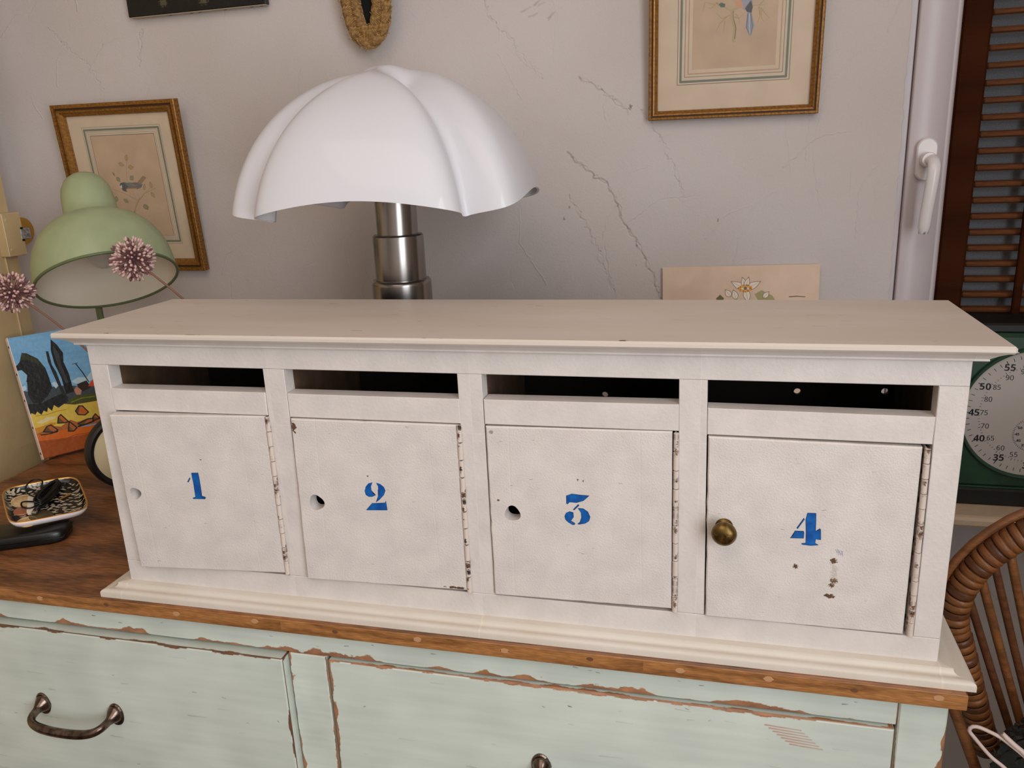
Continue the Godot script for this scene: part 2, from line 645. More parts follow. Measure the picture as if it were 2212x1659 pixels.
# ==================================================================== the room
func room():
	# back wall: trowelled plaster with cracks, texture spread over x -0.75..1.05 and y -0.12..0.96
	var W := 2048
	var H := 1228
	var h = noise(101, 0.012, 4).get_image(W, H, false, false, true)
	h.convert(Image.FORMAT_L8)
	var d0 = h.get_data()
	var d1 = noise_bytes(W, H, 102, 0.16, 3)
	var big = noise(103, 0.0022, 2).get_image(W, H, false, false, true)
	big.convert(Image.FORMAT_L8)
	var d2 = big.get_data()
	var p0: PackedByteArray = d0
	var p1: PackedByteArray = d1
	var p2: PackedByteArray = d2
	for i: int in p0.size():
		p0[i] = int(60 + p0[i] * 0.2 + p1[i] * 0.13 + p2[i] * 0.22)
	d0 = p0
	var relief = Image.create_from_data(W, H, false, Image.FORMAT_L8, d0)
	var col = mottle(W / 2, H / 2, Color(0.97, 0.962, 0.96), 0.0, 0.004, 105, Color(0.93, 0.915, 0.9))
	var wp = func(x, y): return Vector2((x + 0.75) / 1.8 * W, (0.96 - y) / 1.08 * H)
	var cracks = [
		[[0.522, 0.659, 0.5616, 0.634, 0.609, 0.597], 2.2, 0.55],
		[[0.499, 0.533, 0.527, 0.508, 0.55, 0.49, 0.568, 0.479, 0.588, 0.44, 0.6, 0.41, 0.625, 0.369, 0.65, 0.311, 0.668, 0.27], 2.6, 0.8],
		[[0.501, 0.461, 0.53, 0.41, 0.55, 0.362, 0.583, 0.277], 1.8, 0.4],
		[[0.628, 0.6, 0.66, 0.55, 0.69, 0.49, 0.7, 0.44], 1.6, 0.3],
		[[0.36, 0.80, 0.37, 0.76, 0.395, 0.74, 0.42, 0.70, 0.46, 0.66], 1.6, 0.25],
		[[-0.55, 0.82, -0.46, 0.74, -0.44, 0.69], 1.6, 0.18],
		[[-0.33, 0.8, -0.35, 0.73], 2.0, 0.2]]
	var n = 0
	for c in cracks:
		var pts = []
		for i in range(0, c[0].size(), 2):
			pts.append(wp.call(c[0][i], c[0][i + 1]))
		stroke(relief, pts, c[1] * 1.3, c[1], Color(0.0, 0, 0), 0.3, 9.0, 200 + n)
		var half = []
		for p in pts:
			half.append(p / 2)
		stroke(col, half, c[1] * 0.42, c[1] * 0.3, Color(0.5, 0.44, 0.42), c[2] * 0.45, 4.5, 200 + n)
		n += 1
	var rng := RandomNumberGenerator.new()
	rng.seed = 77
	for i in 150:                                    # trowel ridges
		var p = Vector2(rng.randf() * W, rng.randf() * H)
		var a = rng.randf_range(-2.2, -0.6)
		var l = rng.randf_range(15, 120)
		stroke(relief, [p, p + Vector2(cos(a), sin(a)) * l, p + Vector2(cos(a + 0.25), sin(a + 0.25)) * l * 1.7], 3.5, 1.5, Color(1, 1, 1) if i % 2 else Color(0.1, 0.1, 0.1), rng.randf_range(0.06, 0.2), 3.0, i)
	for i in 46:                                     # pits and knocks
		var p = Vector2(rng.randf_range(0.55, 0.98) * W, rng.randf() * H)
		blot(relief, p.x, p.y, rng.randf_range(2, 6), rng.randf_range(2, 5), Color(0.2, 0.2, 0.2), i, 0.22)
	for k in [[0.61, 0.605, 5.0], [0.76, 0.41, 3.0], [0.50, 0.44, 3.0], [0.49, 0.42, 3.0], [0.62, 0.335, 2.0]]:
		var p = wp.call(k[0], k[1])
		blot(col, p.x / 2, p.y / 2, k[2] * 0.3, k[2] * 0.5, Color(0.45, 0.4, 0.38), 5, 0.6)
	for i in 26:                                     # scuffed streaks high on the wall
		var p = wp.call(rng.randf_range(0.42, 0.53), rng.randf_range(0.75, 0.83))
		stroke(col, [p / 2, p / 2 + Vector2(rng.randf_range(4, 12), -rng.randf_range(2, 7))], 1.0, 0.6, Color(0.72, 0.68, 0.66), 0.4, 2.0, i)
	M.wall = mat(Color(0.843, 0.815, 0.801), 0.85, 0, col, relief, 0.22)
	var st = new_st()
	var poly = [Vector2(-1.8, FLOOR), Vector2(1.044, FLOOR)]
	var jag = noise(7, 60.0, 3)
	var y = -0.1
	while y < 1.3:
		poly.append(Vector2(1.0445 - (y - 0.2) * 0.007 + jag.get_noise_1d(y) * 0.004, y))
		y += 0.008
	poly.append_array([Vector2(1.04, 1.75), Vector2(-1.8, 1.75)])
	prism(st, poly, WALL - 0.22, WALL, 0.0008, Transform3D(), Rect2(-0.75, -0.12, 1.8, 1.08))
	var q = Rect2(-0.75, -0.12, 1.8, 1.08)
	prism(st, [Vector2(1.044, FLOOR), Vector2(1.9, FLOOR), Vector2(1.9, -0.1), Vector2(1.044, -0.1)], WALL - 0.22, WALL, 0, Transform3D(), q)
	prism(st, [Vector2(1.04, 1.3), Vector2(1.9, 1.3), Vector2(1.9, 1.75), Vector2(1.04, 1.75)], WALL - 0.22, WALL, 0, Transform3D(), q)
	prism(st, [Vector2(1.75, -0.1), Vector2(1.9, -0.1), Vector2(1.9, 1.3), Vector2(1.75, 1.3)], WALL - 0.22, WALL, 0, Transform3D(), q)
	structure(obj("wall_back", st, M.wall), "white trowelled plaster wall with cracks behind the lamp and pictures", "wall")
	# the rest of the room, out of the picture; light comes in by unseen openings on the right and overhead
	structure(obj("wall_left", box(Vector3(-1.9, FLOOR, WALL - 0.2), Vector3(-1.8, 1.75, 3.4), 0), M.wall_plain), "plain white side wall of the room beyond the open door", "wall")
	st = new_st()
	for b in [[-0.9, 0.93, FLOOR, 1.75], [2.57, 3.4, FLOOR, 1.75], [0.93, 2.57, 1.47, 1.75], [0.93, 2.57, FLOOR, -0.07]]:
		rbox(st, Vector3(1.78, b[2], b[0]), Vector3(1.92, b[3], b[1]), 0)
	structure(obj("wall_right", st, M.wall_plain), "unseen plain white side wall on the right with a wide opening for daylight", "wall")  # out of view, set close so the window nook stays dim
	structure(obj("wall_front", box(Vector3(-1.9, FLOOR, 3.2), Vector3(1.92, 1.75, 3.32), 0), M.wall_plain), "plain white wall behind the camera", "wall")
	st = new_st()
	for b in [[-1.9, -0.32, -0.86, 3.32], [1.42, 1.92, -0.86, 3.32], [-0.32, 1.42, -0.86, 0.43], [-0.32, 1.42, 2.17, 3.32]]:  # square gap out of view, left open for the overhead light
		rbox(st, Vector3(b[0], 1.75, b[2]), Vector3(b[1], 1.85, b[3]), 0)
	structure(obj("ceiling", st, M.wall_plain), "unseen plain white ceiling with a square opening for the overhead light", "ceiling")
	structure(obj("floor", box(Vector3(-1.9, FLOOR - 0.1, -0.86), Vector3(1.92, FLOOR, 3.32), 0), mat(Color(1, 1, 1), 0.6, 0, wood_image(512, 256, pc(120, 84, 58), pc(80, 54, 36), 91, 6.0), null, 0, 1.0)), "brown floor under the dresser and the chair", "floor")


func window_and_shutter():
	var w = structure(Node3D.new(), "white plastic window sash with its handle, right of the plaster wall", "window")
	w.name = "window_1"
	add_child(w)
	obj("window_frame", box(Vector3(1.03, -0.06, -0.73), Vector3(1.0535, 1.3, -0.655), 0.001), M.pvc, w)
	# sash stile: flat face, rounded glazing bead
	var st = new_st()
	smooth(st)
	var prof = [Vector2(1.0549, -0.70), Vector2(1.0549, -0.648), Vector2(1.0556, -0.6465), Vector2(1.0575, -0.6458), Vector2(1.1075, -0.6458), Vector2(1.1078, -0.647), Vector2(1.1082, -0.6462), Vector2(1.113, -0.648), Vector2(1.1165, -0.653), Vector2(1.118, -0.662), Vector2(1.118, -0.70)]
	var rows = []
	for p in prof:
		rows.append([Vector3(p.x, -0.055, p.y), Vector3(p.x, 1.3, p.y)])
	grid(st, rows, false, false)
	obj("sash", st, M.pvc, w)
	obj("sash", box(Vector3(1.118, 1.2, -0.70), Vector3(1.75, 1.3, -0.65), 0.002), M.pvc, w)
	obj("sash", box(Vector3(1.66, -0.055, -0.70), Vector3(1.75, 1.2, -0.65), 0.002), M.pvc, w)
	# handle
	st = new_st()
	var p2 = []
	for i in 24:
		var a = TAU * i / 24
		p2.append(Vector2(cos(a) * 0.0155, sin(a) * 0.0155 + (0.0178 if sin(a) >= 0 else -0.0178)))
	prism(st, p2, 0.0, 0.0105, 0.002, Transform3D(Basis(), Vector3(1.0815, 0.4985, -0.6458)))
	var white_pvc = mat(Color(0.896, 0.876, 0.870), 0.25)
	var handle = obj("handle", st, white_pvc, w)
	st = new_st()
	lathe(st, [Vector2(0.0, 0.02), Vector2(0.0105, 0.02), Vector2(0.0115, 0.018), Vector2(0.0118, 0.0)], 24, Transform3D(Basis(Vector3.RIGHT, PI / 2), Vector3(1.0815, 0.4985, -0.6355)))
	obj("handle_neck", st, white_pvc, handle)
	st = new_st()
	var lp = curve([Vector3(1.082, 0.4985, -0.632), Vector3(1.0845, 0.499, -0.613), Vector3(1.0855, 0.492, -0.6005), Vector3(1.0845, 0.475, -0.596), Vector3(1.0825, 0.445, -0.597), Vector3(1.0805, 0.41, -0.601), Vector3(1.0798, 0.385, -0.604)], 26)
	var rr = []
	for i in lp.size():
		rr.append(lerpf(0.0098, 0.0092, i / 26.0) if i < 25 else 0.0075)
	tube(st, lp, rr, 14, 0.72, Vector3(0, 0.2, 1))
	obj("lever", st, white_pvc, handle)
	# sill
	st = new_st()
	prism(st, v2([-0.72, -0.056, -0.508, -0.056, -0.503, -0.0575, -0.5, -0.062, -0.5, -0.07, -0.503, -0.0745, -0.508, -0.076, -0.72, -0.078]), 1.03, 1.62, 0.0, Transform3D(Basis(Vector3.BACK, Vector3.UP, Vector3.RIGHT), Vector3.ZERO), Rect2(-0.72, -0.08, 0.22, 0.03))
	structure(obj("trim_1", st, mat(pc(170, 150, 128, 0.6), 0.6, 0, M.paint_img, M.lumps, 0.06, 4.0)), "cream stone window sill under the green scale", "sill")
	# louvred shutter behind the glass
	var brown = mat(Color(1, 1, 1), 0.5, 0, wood_image(256, 128, pc(100, 60, 34, 0.7), pc(62, 36, 18, 0.7), 53, 4.0), null, 0, 5.0)
	var brown_up = mat(Color(1, 1, 1), 0.5, 0, wood_image(128, 256, pc(62, 30, 14, 0.72), pc(42, 19, 8, 0.72), 59, 2.0, 0.3), null, 0, 3.0)
	brown.metallic_specular = 0.25
	brown_up.metallic_specular = 0.15
	brown_up.roughness = 0.7
	var s = thing("shutter", "brown wooden louvred shutter behind the window pane", "shutter", Vector3(1.128, -0.05, -0.735))
	var o = -s.position
	obj("stile", box(Vector3(1.128, -0.05, -0.735) + o, Vector3(1.172, 1.28, -0.7) + o, 0.004), brown_up, s)
	obj("stile", box(Vector3(1.60, -0.05, -0.735) + o, Vector3(1.65, 1.28, -0.7) + o, 0.004), brown_up, s)
	obj("rail", box(Vector3(1.172, -0.05, -0.733) + o, Vector3(1.60, 0.19, -0.702) + o, 0.004), brown, s)
	obj("rail", box(Vector3(1.172, 1.18, -0.733) + o, Vector3(1.60, 1.28, -0.702) + o, 0.004), brown, s)
	obj("tie_rod", box(Vector3(1.2482, 0.17, -0.7) + o, Vector3(1.2605, 1.2, -0.69) + o, 0.002), brown_up, s)
	var slat
	for i in 37:
		if slat == null:
			st = new_st()
			rbox(st, Vector3(0.002, -0.0046, -0.009), Vector3(0.428, 0.0046, 0.009), 0.0028)
			slat = obj("slat", st, brown, s)
		else:
			var c := MeshInstance3D.new()
			c.name = "slat"
			c.mesh = slat.mesh
			c.material_override = brown
			s.add_child(c, true)
			slat = c
		slat.position = Vector3(1.171, 0.2145 + i * 0.02655, -0.7175) + o
		slat.rotation.x = deg_to_rad(8)
	var grey = mottle(256, 256, Color(0.9, 0.9, 0.9), 0.12, 0.2, 8)
	tag(obj("curtain", box(Vector3(1.125, -0.05, -0.746), Vector3(1.66, 1.29, -0.738), 0.001), mat(Color(0.527, 0.527, 0.542), 0.95, 0, grey, null, 0, 8.0)), "grey linen cloth hanging behind the shutter slats", "curtain")


# ==================================================================== the mint dresser
func dresser():
	var d = thing("dresser", "mint green dresser with worn edges and a brown wooden top", "dresser", Vector3(0.24, FLOOR, -0.3))
	var o = -d.position
	obj("top_board", box(Vector3(-0.5365, T - 0.0195, -0.625) + o, Vector3(1.0245, T, 0.0275) + o, 0.0022), M.wood_top, d)
	var ed = box(Vector3(-0.5365, T - 0.0195, 0.0265) + o, Vector3(1.0245, T - 0.0012, 0.0287) + o, 0.0009)
	var edge = obj("edge_strip", ed, M.wood_edge, d)
	var plug = mat(pc(176, 132, 94, 0.85), 0.6)
	var hole = mat(pc(96, 60, 36, 0.8), 0.8)
	var k = 0
	for x in [-0.021, 0.087, 0.203, 0.315, 0.424, 0.533, 0.634, 0.735, 0.829, 0.916, 0.997, -0.13, -0.24]:
		var st = new_st()
		var pts = []
		var r = 0.0042 if k % 3 else 0.0032
		for j in 12:
			var a = TAU * j / 12
			pts.append(Vector2(x + cos(a) * r * 1.25 * (1 + 0.15 * sin(j * 3.1 + k)), T - 0.0075 + sin(a) * r * 0.8 - 0.002 * (k % 2)))
		prism(st, pts, 0.0282, 0.0291, 0.0003, Transform3D(Basis(), o))
		obj("nail_plug", st, plug if k % 3 else hole, edge)
		k += 1
	var bare = pc(168, 118, 84, 0.78)
	var dark = pc(110, 76, 54, 0.78)
	# rails and stiles
	var rail_im = worn(2048, 64, M.mint, 301, [0, 0, 17, 0], bare)
	scuffs(rail_im, 40, 5, pc(90, 96, 80), 0.6, 9)
	var rail_m = mat(Color(1, 1, 1), 0.5, 0, rail_im, M.lumps, 0.0)
	rail_m.heightmap_enabled = false
	obj("top_rail", box(Vector3(-0.489, -0.0745, -0.01) + o, Vector3(0.9635, T - 0.0195, 0.014) + o, 0.0015), rail_m, d)
	var st_im = worn(128, 1024, M.mint, 311, [0, 12, 0, 12], bare)
	scuffs(st_im, 30, 15, pc(120, 128, 112), 0.4, 8)
	var stile_m = mat(Color(1, 1, 1), 0.5, 0, st_im)
	obj("stile", box(Vector3(-0.535, FLOOR, -0.01) + o, Vector3(-0.4895, T - 0.0195, 0.014) + o, 0.002), stile_m, d)
	obj("stile", box(Vector3(0.2347, FLOOR + 0.08, -0.01) + o, Vector3(0.2886, -0.0750, 0.014) + o, 0.002), mat(Color(1, 1, 1), 0.5, 0, worn(128, 1024, M.mint, 321, [0, 5, 0, 12], bare)), d)
	obj("stile", box(Vector3(0.9643, FLOOR, -0.01) + o, Vector3(1.0125, T - 0.0195, 0.014) + o, 0.002), mat(Color(1, 1, 1), 0.5, 0, worn(128, 1024, M.mint, 331, [0, 26, 0, 6], bare)), d)
	# carcass
	obj("side_panel", box(Vector3(-0.535, FLOOR, -0.62) + o, Vector3(-0.515, T - 0.0195, -0.01) + o, 0.001), stile_m, d)
	obj("side_panel", box(Vector3(0.9925, FLOOR, -0.62) + o, Vector3(1.0125, T - 0.0195, -0.01) + o, 0.001), stile_m, d)
	obj("back_panel", box(Vector3(-0.515, FLOOR + 0.05, -0.62) + o, Vector3(0.9925, T - 0.0195, -0.61) + o, 0.001), M.inside, d)
	obj("lower_panel", box(Vector3(-0.4895, FLOOR + 0.06, -0.01) + o, Vector3(0.9643, -0.338, 0.011) + o, 0.002), stile_m, d)
	# drawers
	var im1 = worn(1024, 288, M.mint, 341, [5, 7, 4, 4], dark)
	scuffs(im1, 34, 25, pc(150, 158, 142), 0.28, 44)
	scuffs(im1, 14, 26, pc(110, 116, 100), 0.5, 10)
	var im2 = worn(1024, 288, M.mint, 351, [3, 12, 4, 10], bare)
	scuffs(im2, 50, 35, pc(156, 162, 146), 0.28, 44)
	scuffs(im2, 16, 36, pc(96, 100, 88), 0.6, 8)
	for i in 7:
		stroke(im2, v2([820 + i * 7, 16 + i * 4, 880 + i * 6, 18 + i * 4]), 1.6, 1.0, pc(165, 120, 105, 0.75), 0.7)
	blot(im2, 420, 120, 3.5, 4.5, Color(0.05, 0.05, 0.04), 3)
	drawer(d, o, -0.4865, 0.233, 0.026, im1, -0.1068, -0.203)
	drawer(d, o, 0.2925, 0.9618, 0.0175, im2, 0.6315, -0.1915)


func drawer(d, o, x0, x1, z, im, hx, hy):
	var st = new_st()
	rbox(st, Vector3(x0, -0.335, -0.3) + o, Vector3(x1, -0.0785 if z > 0.02 else -0.0772, z) + o, 0.0022)
	var dr = obj("drawer", st, mat(Color(1, 1, 1), 0.48, 0, im), d)
	st = new_st()
	var f = Vector3(hx, hy, z) + o
	var path = curve([f + Vector3(-0.0615, 0.001, 0.0), f + Vector3(-0.0612, -0.001, 0.014), f + Vector3(-0.0575, -0.004, 0.029), f + Vector3(-0.044, -0.0075, 0.0365), f + Vector3(-0.018, -0.0095, 0.0395), f + Vector3(0.018, -0.0095, 0.0395), f + Vector3(0.044, -0.0075, 0.0365), f + Vector3(0.0575, -0.004, 0.029), f + Vector3(0.0612, -0.001, 0.014), f + Vector3(0.0615, 0.001, 0.0)], 44)
	var rr = []
	for i in path.size():
		var e = absf(i / 44.0 - 0.5) * 2
		rr.append(0.0073 - 0.0012 * smoothstep(0.3, 0.7, e) + 0.0085 * smoothstep(0.82, 1.0, e))
	tube(st, path, rr, 14, 0.85)
	var h = obj("handle", st, M.iron, dr)
	for s in [-1, 1]:
		st = new_st()
		var pts = []
		for j in 28:
			var a = TAU * j / 28
			pts.append(Vector2(f.x + s * 0.0625 + cos(a) * 0.0122, f.y + sin(a) * 0.0178))
		prism(st, pts, f.z - 0.0002, f.z + 0.0028, 0.0016)
		obj("foot_plate", st, M.iron, h)
		for sy in [-1, 1]:
			st = new_st()
			lathe(st, [Vector2(0, 0.0014), Vector2(0.002, 0.001), Vector2(0.003, 0.0)], 10, Transform3D(Basis(Vector3.RIGHT, PI / 2), f + Vector3(s * 0.0635, sy * 0.0115, 0.0026)))
			obj("screw", st, M.iron, h)


# ==================================================================== the pigeon-hole cabinet
func cabinet():
	var c = thing("cabinet", "white painted cabinet with four numbered doors standing on the dresser", "cabinet", Vector3(0.5, T, -0.1))
	var o = -c.position
	# side and back panels, dividers
	obj("side_panel", box(Vector3(0, T, -0.205) + o, Vector3(0.02, 0.331, -0.0205) + o, 0.001), M.white, c)
	obj("side_panel", box(Vector3(0.98, T, -0.205) + o, Vector3(1.0, 0.331, -0.0205) + o, 0.001), M.white, c)
	obj("floor_board", box(Vector3(0.02, T, -0.2) + o, Vector3(0.98, 0.02, -0.0205) + o, 0.0005), M.inside, c)
	for x in [[0.2442, 0.2718], [0.4868, 0.5142], [0.7290, 0.7568]]:
		obj("divider", box(Vector3(x[0], 0.02, -0.198) + o, Vector3(x[1], 0.3385, -0.0206) + o, 0.0004), M.inside, c)
	obj("side_lining", box(Vector3(0.0202, 0.02, -0.198) + o, Vector3(0.0258, 0.3385, -0.0206) + o, 0.0002), M.inside, c)
	obj("side_lining", box(Vector3(0.9745, 0.02, -0.198) + o, Vector3(0.9798, 0.3385, -0.0206) + o, 0.0002), M.inside, c)
	# back panel with three bored holes
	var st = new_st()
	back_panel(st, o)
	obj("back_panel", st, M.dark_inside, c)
	# face frame; every joint a piece of its own
	var fz0 = -0.0205
	var frame = func(called, pts, z = 0.0):
		var s2 = new_st()
		var q = []
		for i in range(0, pts.size(), 2):
			q.append(Vector2(pts[i] + o.x, pts[i + 1] + o.y))
		prism(s2, q, fz0 + o.z, z + o.z, 0.0007)
		obj(called, s2, M.white, c)
	frame.call("top_rail", [0.0, 0.3029, 1.0, 0.3029, 1.0, 0.333, 0.0, 0.333])
	frame.call("bottom_rail", [0.0, -0.012, 1.0, -0.012, 1.0, 0.0272, 0.74, 0.0295, 0.5, 0.0296, 0.0, 0.0296], 0.0002)
	frame.call("stile", [0.0, 0.0297, 0.0262, 0.0297, 0.0258, 0.3027, 0.0, 0.3027])
	frame.call("stile", [0.2434, 0.0297, 0.2722, 0.0297, 0.2714, 0.3027, 0.2438, 0.3027])
	frame.call("stile", [0.4871, 0.0297, 0.5159, 0.0297, 0.5141, 0.3027, 0.4859, 0.3027])
	frame.call("stile", [0.7297, 0.0297, 0.7596, 0.0297, 0.7568, 0.3027, 0.7281, 0.3027])
	frame.call("stile", [0.9738, 0.0275, 1.0, 0.0275, 1.0, 0.3027, 0.9732, 0.3027])
	frame.call("rail", [0.0263, 0.2438, 0.2432, 0.2449, 0.2436, 0.2737, 0.0262, 0.2725], 0.0012)
	frame.call("rail", [0.2723, 0.2439, 0.4868, 0.2444, 0.4864, 0.2735, 0.2722, 0.273], 0.0003)
	frame.call("rail", [0.5155, 0.2453, 0.7284, 0.2465, 0.7282, 0.2757, 0.5154, 0.2741], 0.0012)
	frame.call("rail", [0.7577, 0.2437, 0.9728, 0.2429, 0.9731, 0.2713, 0.7576, 0.2727], 0.0003)
	# top board and cornice moulding
	var top_m = mat(M.cream_white, 0.5, 0, M.top_img)
	st = new_st()
	rbox(st, Vector3(-0.0294, 0.3402, -0.2155) + o, Vector3(1.0294, 0.3477, 0.0236) + o, 0.0021)
	obj("top_board", st, top_m, c)
	st = new_st()
	moulding(st, [Vector2(0, 0.3292), Vector2(0.0052, 0.3292), Vector2(0.0058, 0.3298), Vector2(0.0056, 0.3316), Vector2(0.0066, 0.3328), Vector2(0.0085, 0.335), Vector2(0.0115, 0.3376), Vector2(0.0152, 0.3402)], 2.2, -0.2, o)
	obj("cornice_moulding", st, M.white, c)
	# base moulding: ledge, cove, round, lip
	st = new_st()
	moulding(st, [Vector2(0.0, 0.0006), Vector2(0.0084, 0.0002), Vector2(0.0092, -0.0002), Vector2(0.0094, -0.0016), Vector2(0.0101, -0.0040), Vector2(0.0118, -0.0058), Vector2(0.0142, -0.0063), Vector2(0.0165, -0.0058), Vector2(0.0190, -0.0058), Vector2(0.0213, -0.0068), Vector2(0.0226, -0.0084), Vector2(0.0230, -0.0102), Vector2(0.0230, T)], 1.42, -0.2, o)
	var base_im = mottle(512, 128, Color(0.97, 0.965, 0.94), 0.02, 0.02, 131, Color(0.93, 0.915, 0.86), 3.0)
	obj("base_moulding", st, mat(M.cream_white.lightened(0.03), 0.45, 0, base_im, M.lumps, 0.03, 2.0), c)
	# doors: top left, top right, bottom left, bottom right
	var brown = pc(120, 92, 66, 0.8)
	var chips = [
		[[0.55, 0.27, 0.006, 0.003, 0]],
		[[0.012, 0.045, 0.016, 0.032, 1], [0.93, 0.985, 0.06, 0.008, 1], [0.45, 0.32, 0.005, 0.005, 0]],
		[[0.03, 0.03, 0.012, 0.012, 2], [0.05, 0.42, 0.008, 0.006, 1], [0.5, 0.28, 0.004, 0.006, 0], [0.53, 0.285, 0.003, 0.006, 0]],
		[[0.454, 0.668, 0.012, 0.013, 1], [0.637, 0.621, 0.018, 0.018, 1], [0.647, 0.73, 0.017, 0.013, 1], [0.636, 0.757, 0.014, 0.012, 1], [0.628, 0.817, 0.030, 0.012, 1], [0.52, 0.395, 0.004, 0.004, 0]]]
	door(c, o, 1, Vector3(0.0285, 0.2418, 0.0155), Vector3(0.2398, 0.2443, 0.003), Vector3(0.0303, 0.0276, 0.012), Vector3(0.2405, 0.0338, 0.003), Vector2(0.0445, 0.1355), 0.0078, chips[0])
	door(c, o, 2, Vector3(0.2746, 0.2427, 0.0035), Vector3(0.4827, 0.2432, 0.003), Vector3(0.2733, 0.0316, 0.0080), Vector3(0.4827, 0.0335, 0.003), Vector2(0.2975, 0.1367), 0.0098, chips[1])
	door(c, o, 3, Vector3(0.5166, 0.2434, 0.0028), Vector3(0.7220, 0.2459, 0.0025), Vector3(0.5172, 0.0322, 0.004), Vector3(0.7236, 0.0345, 0.0025), Vector2(0.5435, 0.1392), 0.0092, chips[2])
	door(c, o, 4, Vector3(0.7590, 0.2422, 0.003), Vector3(0.9640, 0.2402, 0.0025), Vector3(0.7608, 0.0303, 0.004), Vector3(0.9634, 0.0300, 0.0025), Vector2(0.779, 0.139), 0.0, chips[3])
	# piano hinges
	hinge(c, o, Vector3(0.2430, 0.2440, 0.0022), Vector3(0.2428, 0.0318, 0.0022), 11)
	hinge(c, o, Vector3(0.4853, 0.2436, 0.0022), Vector3(0.4856, 0.0305, 0.0022), 10)
	hinge(c, o, Vector3(0.7262, 0.2448, 0.0022), Vector3(0.7272, 0.0305, 0.0022), 10)
	hinge(c, o, Vector3(0.9687, 0.2395, 0.0022), Vector3(0.9702, 0.0287, 0.0022), 13)


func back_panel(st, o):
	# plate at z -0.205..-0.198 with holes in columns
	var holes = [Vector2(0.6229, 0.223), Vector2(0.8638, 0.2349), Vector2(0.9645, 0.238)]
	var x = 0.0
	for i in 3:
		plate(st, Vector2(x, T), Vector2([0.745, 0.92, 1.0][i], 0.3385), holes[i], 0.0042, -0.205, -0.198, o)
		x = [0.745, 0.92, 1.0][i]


func plate(st, lo, hi, hc, r, z0, z1, o):
	var angles = []
	for i in 24:
		angles.append(TAU * i / 24)
	for q in [Vector2(lo.x, lo.y), Vector2(hi.x, lo.y), Vector2(hi.x, hi.y), Vector2(lo.x, hi.y)]:
		angles.append(fposmod((q - hc).angle(), TAU))
	angles.sort()
	var ring = []
	var rim = []
	for a in angles:
		var d = Vector2(cos(a), sin(a))
		var t = 1e9
		if absf(d.x) > 1e-6:
			t = minf(t, ((hi.x if d.x > 0 else lo.x) - hc.x) / d.x)
		if absf(d.y) > 1e-6:
			t = minf(t, ((hi.y if d.y > 0 else lo.y) - hc.y) / d.y)
		ring.append(hc + d * r)
		rim.append(hc + d * t)
	for i in ring.size():
		var j = (i + 1) % ring.size()
		for z in [z0, z1]:
			face(st, [Vector3(ring[i].x, ring[i].y, z) + o, Vector3(ring[j].x, ring[j].y, z) + o, Vector3(rim[j].x, rim[j].y, z) + o, Vector3(rim[i].x, rim[i].y, z) + o], Vector3(0, 0, 1 if z == z1 else -1))
		var mid = (ring[i] + ring[j]) / 2 - hc
		face(st, [Vector3(ring[i].x, ring[i].y, z0) + o, Vector3(ring[j].x, ring[j].y, z0) + o, Vector3(ring[j].x, ring[j].y, z1) + o, Vector3(ring[i].x, ring[i].y, z1) + o], Vector3(-mid.x, -mid.y, 0))


# moulding swept round the front and both ends of the cabinet; the ends reach out by k
func moulding(st, prof, k, back, o):
	var group = 0
	for i in prof.size() - 1:
		var a = prof[i]
		var b = prof[i + 1]
		var pa = [Vector3(-a.x * k, a.y, back), Vector3(-a.x * k, a.y, a.x), Vector3(1 + a.x * k, a.y, a.x), Vector3(1 + a.x * k, a.y, back)]
		var pb = [Vector3(-b.x * k, b.y, back), Vector3(-b.x * k, b.y, b.x), Vector3(1 + b.x * k, b.y, b.x), Vector3(1 + b.x * k, b.y, back)]
		if i > 0:
			var d0 = (prof[i] - prof[i - 1]).normalized()
			if d0.dot((b - a).normalized()) < 0.8:
				group += 4
		for s in 3:
			smooth(st, s + 1 + group)
			var want = [Vector3(-1, 0, 0), Vector3(0, 0, 1), Vector3(1, 0, 0)][s] * 0.4 + (Vector3.UP if a.y < 0.1 else Vector3.DOWN)
			face(st, [pa[s] + o, pa[s + 1] + o, pb[s + 1] + o, pb[s] + o], want)
	st.set_smooth_group(-1)


